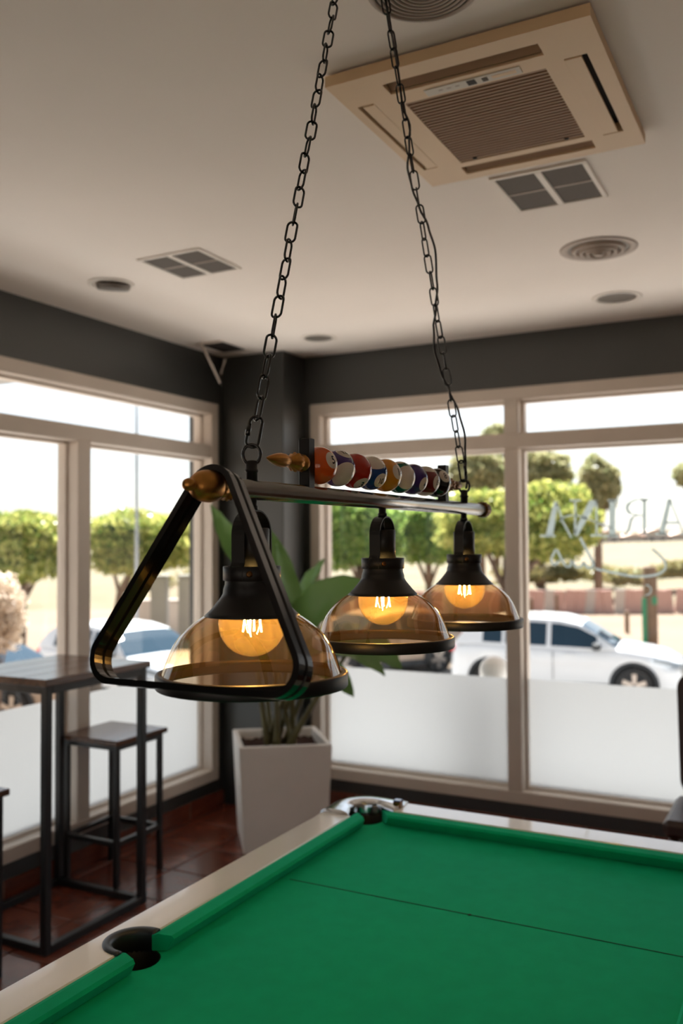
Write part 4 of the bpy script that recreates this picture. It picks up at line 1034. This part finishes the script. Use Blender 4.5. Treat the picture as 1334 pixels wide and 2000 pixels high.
# left: pole, low wall and cabinets
p = foot(267, 19.6); zt = at(267, 700, 19.6).z
lp = thing('street_lamp', 'slim grey street lamp pole rising through the left window view', 'street lamp', p)
MB().tube([p, Vector((p.x, p.y, zt))], [.045, .03], 10).build('pole', 'lamp_post', lp)
MB().cbox(p.x - .5, p.x + .1, p.y - .08, p.y + .08, zt, zt + .07, .01).build('head', 'lamp_post', lp)
a_, b_ = foot(330, 29), foot(560, 29)
wl = thing('garden_wall', 'low white garden wall behind the white car on the left', 'wall', (a_ + b_) / 2); Mw = Matrix.Translation((a_ + b_) / 2) @ Matrix.Rotation(YAW, 4, 'Z')
MB().cbox(-3.1, 3.1, -.12, .12, 0, 1.10, .02).xform(Mw).build('wall_face', 'plaster', wl)
MB().cbox(-3.14, 3.14, -.16, .16, 1.10, 1.16, .015).xform(Mw).build('coping', 'plaster', wl)
for i, (u, w, lab) in enumerate(((312, .5, 'grey utility cabinet on the left behind the white wall'), (366, .5, 'grey utility cabinet on the right behind the white wall'))):
    p = foot(u, 27.5); t = thing('utility_cabinet', lab, 'cabinet', (p.x, p.y, GZ), 'grey utility cabinets'); Mx = Matrix.Translation(p) @ Matrix.Rotation(YAW, 4, 'Z')
    MB().cbox(-w / 2, w / 2, -.2, .2, 0, 1.95, .02).xform(Mx).build('body', 'render_grey', t)
    MB().cbox(-w / 2 - .03, w / 2 + .03, -.23, .23, 1.95, 2.0, .01).xform(Mx).build('lid', 'render_grey', t)
    MB().cbox(-w / 2 + .04, w / 2 - .04, -.215, -.2, .1, 1.88, .005).xform(Mx).build('door', 'render_grey', t)
# white globe on a dark pot close outside the far window
p = at_y(966, 1310, 5.275)
gl = thing('globe_light', 'white globe on a dark stand just outside the far window', 'garden light', (p.x, p.y, -.06))
bm = bmesh.new(); bmesh.ops.create_uvsphere(bm, u_segments=32, v_segments=20, radius=.092); bmesh.ops.translate(bm, verts=bm.verts[:], vec=p)
MB().bm(bm, True).build('globe', 'globe_white', gl)
MB().lathe([(.001, p.z - .085), (.075, p.z - .085), (.10, p.z - .14), (.13, p.z - .30), (.12, p.z - .55), (.08, -.06), (.001, -.06)], 24, (p.x, p.y, 0)).build('stand', 'dark_pot', gl)

# ---- cars
def lerp_tab(T_, x):
    if x <= T_[0][0]: return T_[0][1]
    for (a, b), (c, d) in zip(T_, T_[1:]):
        if x <= c:
            f = (x - a) / (c - a); return b + (d - b) * f
    return T_[-1][1]
def make_car(label, paint, loc, heading, L=4.3, Wd=1.78, Hh=1.55, suv=True):
    t = thing('car', label, 'car', loc, 'parked cars', heading)
    def B(mb, name, m, parent=None):
        me = mb.mesh(name, MATS and m)
        b = bmesh.new(); b.from_mesh(me); bmesh.ops.recalc_face_normals(b, faces=b.faces[:]); b.to_mesh(me); b.free()
        return link(name, me, parent or t)
    sx = L / 4.3; sz = Hh / 1.55; xr, xf = .80 * sx, 3.42 * sx; wr = .34; O = L / 2
    zt = [(0, .62), (.03, .92), (.12, 1.02), (.5, 1.04), (1.5, 1.0), (2.6, .98), (3.05, 1.0), (3.3, .985), (3.7, .93), (4.0, .86), (4.18, .76), (4.27, .62), (4.3, .5)]
    wt = [(0, .74), (.08, .84), (.35, .89), (3.6, .89), (3.95, .84), (4.15, .74), (4.3, .58)]
    zb0 = [(0, .36), (.2, .26), (4.0, .24), (4.2, .28), (4.3, .34)]
    xs = sorted({round(L * i / 70, 4) for i in range(71)} | {xr - .41, xr + .41, xf - .41, xf + .41})
    vs = []; n = 9
    for x in xs:
        q = x / sx; top = lerp_tab(zt, q) * sz; w = lerp_tab(wt, q) * Wd / 1.78; zb = lerp_tab(zb0, q)
        for xc in (xr, xf):
            if abs(x - xc) < .41: zb = max(zb, .34 + math.sqrt(.41 ** 2 - (x - xc) ** 2))
        zz = [zb, .42, .58, .74, top - .13, top - .05, top, top + .012, top + .02]; ww_ = [w * .97, w * .99, w * .985, w, w * .985, w * .955, w * .90, w * .5, 0]
        zz = [max(z, zb + .004 * k) for k, z in enumerate(zz)]
        for s in (1, -1):
            for yv, z in zip(ww_, zz): vs.append((x - O, s * yv, z))
    fs = []; N = len(xs)
    for i in range(N - 1):
        for s in (0, 1):
            for j in range(n - 1):
                a = (i * 2 + s) * n + j; b = ((i + 1) * 2 + s) * n + j; fs.append((a, a + 1, b + 1, b))
    for i in (0, N - 1): fs.append(tuple((i * 2) * n + j for j in range(n)) + tuple((i * 2 + 1) * n + j for j in range(n - 2, -1, -1)))
    B(MB().add(vs, fs, True), 'body', paint)
    B(MB().box(.3 - O, L - .3 - O, -Wd / 2 + .12, Wd / 2 - .12, .2, .7), 'underbody', 'car_trim')
    # greenhouse
    rf = [(.10, 1.02), (.30, 1.30), (.52, 1.44), (.95, 1.53), (1.6, 1.55), (2.1, 1.525), (2.45, 1.45), (2.75, 1.27), (3.12, 1.0)]
    gx = sorted({.10 + 3.02 * i / 44 for i in range(45)} | {.62, 1.02, 1.08, 1.86, 1.94, 2.52})
    def gsec(q):
        belt = lerp_tab(zt, q) * sz; roof = max(lerp_tab(rf, q) * sz, belt + .004); f = (roof - belt) / (.53 * sz); wb = .85 * Wd / 1.78; wr_ = wb - .20 * f
        e = (.10 - q) if q < .1 else 0
        zz = [belt - .03, belt + .02 * f, belt + (roof - belt) * .80, belt + (roof - belt) * .93, roof, roof + .015]
        yy_ = [wb, wb - .012 * f, wb - .155 * f, wr_ + .01, wr_ * .82, 0]
        return [(q * sx - O, y_, z) for y_, z in zip(yy_, zz)]
    rows = [gsec(q) for q in gx]; parts = {}
    def put(k, quad):
        parts.setdefault(k, MB()).add(quad, [(0, 1, 2, 3)], k[1] != 'w')
    for i in range(len(gx) - 1):
        q = (gx[i] + gx[i + 1]) / 2
        for s in (1, -1):
            for j in range(5):
                quad = [(p[0], s * p[1], p[2]) for p in (rows[i][j], rows[i + 1][j], rows[i + 1][j + 1], rows[i][j + 1])]
                key = ('roof', 'p')
                if j == 1 and .66 < q < 2.80 and not (1.86 < q < 1.94):
                    key = (('side_window', s, 0) if q < 1.02 else ('side_window', s, 1) if q < 1.86 else ('side_window', s, 2)) if not 1.02 < q < 1.08 else key
                if j >= 3 and q > 2.50: key = ('windscreen', 'g')
                if j >= 3 and q < .50: key = ('rear_window', 'g')
                put(key, quad)
    for k, m in parts.items(): B(m, k[0], paint if k[0] == 'roof' else 'car_glass')
    # wheels
    for xc in (xr, xf):
        for s in (1, -1):
            c = (xc - O, s * (Wd / 2 - .115), wr)
            m = MB().lathe([(wr - .12, -.10), (wr - .03, -.105), (wr, -.07), (wr, .07), (wr - .03, .105), (wr - .12, .10)], 32).xform(Matrix.Translation(c) @ Matrix.Rotation(rad(90), 4, 'X'))
            wh = B(m, 'wheel', 'tyre')
            B(MB().lathe([(wr - .11, s * .06), (wr - .13, s * .03), (.001, s * .03)], 28).xform(Matrix.Translation(c) @ Matrix.Rotation(rad(-90), 4, 'X')), 'rim_disc', 'car_trim', wh)
            for k in range(5):
                a = 2 * math.pi * k / 5 + .3
                sp = MB().add([(.03, -.035, 0), (wr - .115, -.05, 0), (wr - .115, .05, 0), (.03, .035, 0), (.03, -.03, .03), (wr - .115, -.04, .02), (wr - .115, .04, .02), (.03, .03, .03)], [(0, 1, 2, 3), (4, 5, 6, 7), (0, 1, 5, 4), (1, 2, 6, 5), (2, 3, 7, 6), (3, 0, 4, 7)])
                B(sp.xform(Matrix.Translation((c[0], c[1] + s * .045, c[2])) @ Matrix.Rotation(rad(-90 * s), 4, 'X') @ Matrix.Rotation(a, 4, 'Z')), 'spoke', 'alloy', wh)
            pts = [(xc - O + .405 * math.cos(a), s * (Wd / 2 - .008), .34 + .405 * math.sin(a)) for a in [rad(-12 + 204 * i / 20) for i in range(21)]]
            B(MB().tube(pts, .035, 6), 'arch_trim', 'car_trim')
    for s in (1, -1):
        B(MB().cbox(xr + .4 - O, xf - .4 - O, s * (Wd / 2 - .03) - .025, s * (Wd / 2 - .03) + .025, .22, .36, .01), 'sill_trim', 'car_trim')
        mi = B(MB().cbox(2.70 * sx - O, 2.86 * sx - O, s * (Wd / 2 - .02) - .0, s * (Wd / 2 + .17), .98 * sz, 1.10 * sz, .03) if s > 0 else MB().cbox(2.70 * sx - O, 2.86 * sx - O, -(Wd / 2 + .17), -(Wd / 2 - .02), .98 * sz, 1.10 * sz, .03), 'mirror', 'car_trim')
        for xh in (1.30, 2.18): B(MB().cbox(xh * sx - O, (xh + .2) * sx - O, s * Wd / 2 - .02, s * Wd / 2 + .022, .86 * sz, .89 * sz, .006), 'door_handle', paint)
        for xh in (1.12, 1.98): B(MB().box(xh * sx - O, (xh + .008) * sx - O, s * (Wd / 2 - .015) - .02, s * (Wd / 2 - .015) + .019, .40, .92 * sz), 'door_gap', 'car_trim')
        hl = MB().add([(3.72 * sx - O, s * .868 * Wd / 1.78, .78 * sz), (4.06 * sx - O, s * .80 * Wd / 1.78, .70 * sz), (4.22 * sx - O, s * .62 * Wd / 1.78, .68 * sz), (4.20 * sx - O, s * .60 * Wd / 1.78, .75 * sz), (3.98 * sx - O, s * .82 * Wd / 1.78, .815 * sz), (3.70 * sx - O, s * .885 * Wd / 1.78, .845 * sz)], [(0, 1, 4, 5), (1, 2, 3, 4)])
        for k_, v_ in enumerate(hl.v): hl.v[k_] = (v_[0] + .035, v_[1] * 1.04, v_[2])
        B(hl, 'headlamp', 'lamp_lens')
        B(MB().cbox(4.05 * sx - O, 4.20 * sx - O, s * .60 * Wd / 1.78 - .10, s * .60 * Wd / 1.78 + .13, .40, .58, .03), 'bumper_intake', 'car_trim')
        B(MB().cbox(-.01 - O, .16 - O, s * .70 * Wd / 1.78 - .12, s * .70 * Wd / 1.78 + .14, .84 * sz, .95 * sz, .02), 'tail_lamp', 'tail_red')
    B(MB().cbox(4.14 * sx - O, 4.30 * sx - O, -.5, .5, .46, .70, .03), 'grille', 'car_trim')
    B(MB().cbox(-.02 - O, .2 - O, -.75, .75, .34, .50, .03), 'rear_bumper_trim', 'car_trim')
    return t
p = foot(1106, 17.6); make_car('white compact car facing right behind the right window', 'car_white', p, rad(27.755 - 21))
p = foot(258, 17.4); make_car('white hatchback behind the tall table, seen through the left window', 'car_white', p, rad(27.755 - 40), 4.05, 1.74, 1.45)
p = foot(-50, 15.5); make_car('beige car cut by the left edge of the photo', 'car_beige', p, rad(27.755 - 12), 4.2, 1.75, 1.42)
p = foot(724, 20.5); make_car('grey car mostly hidden behind the middle glass shade', 'car_beige', p, rad(27.755 - 150), 4.1, 1.74, 1.45)
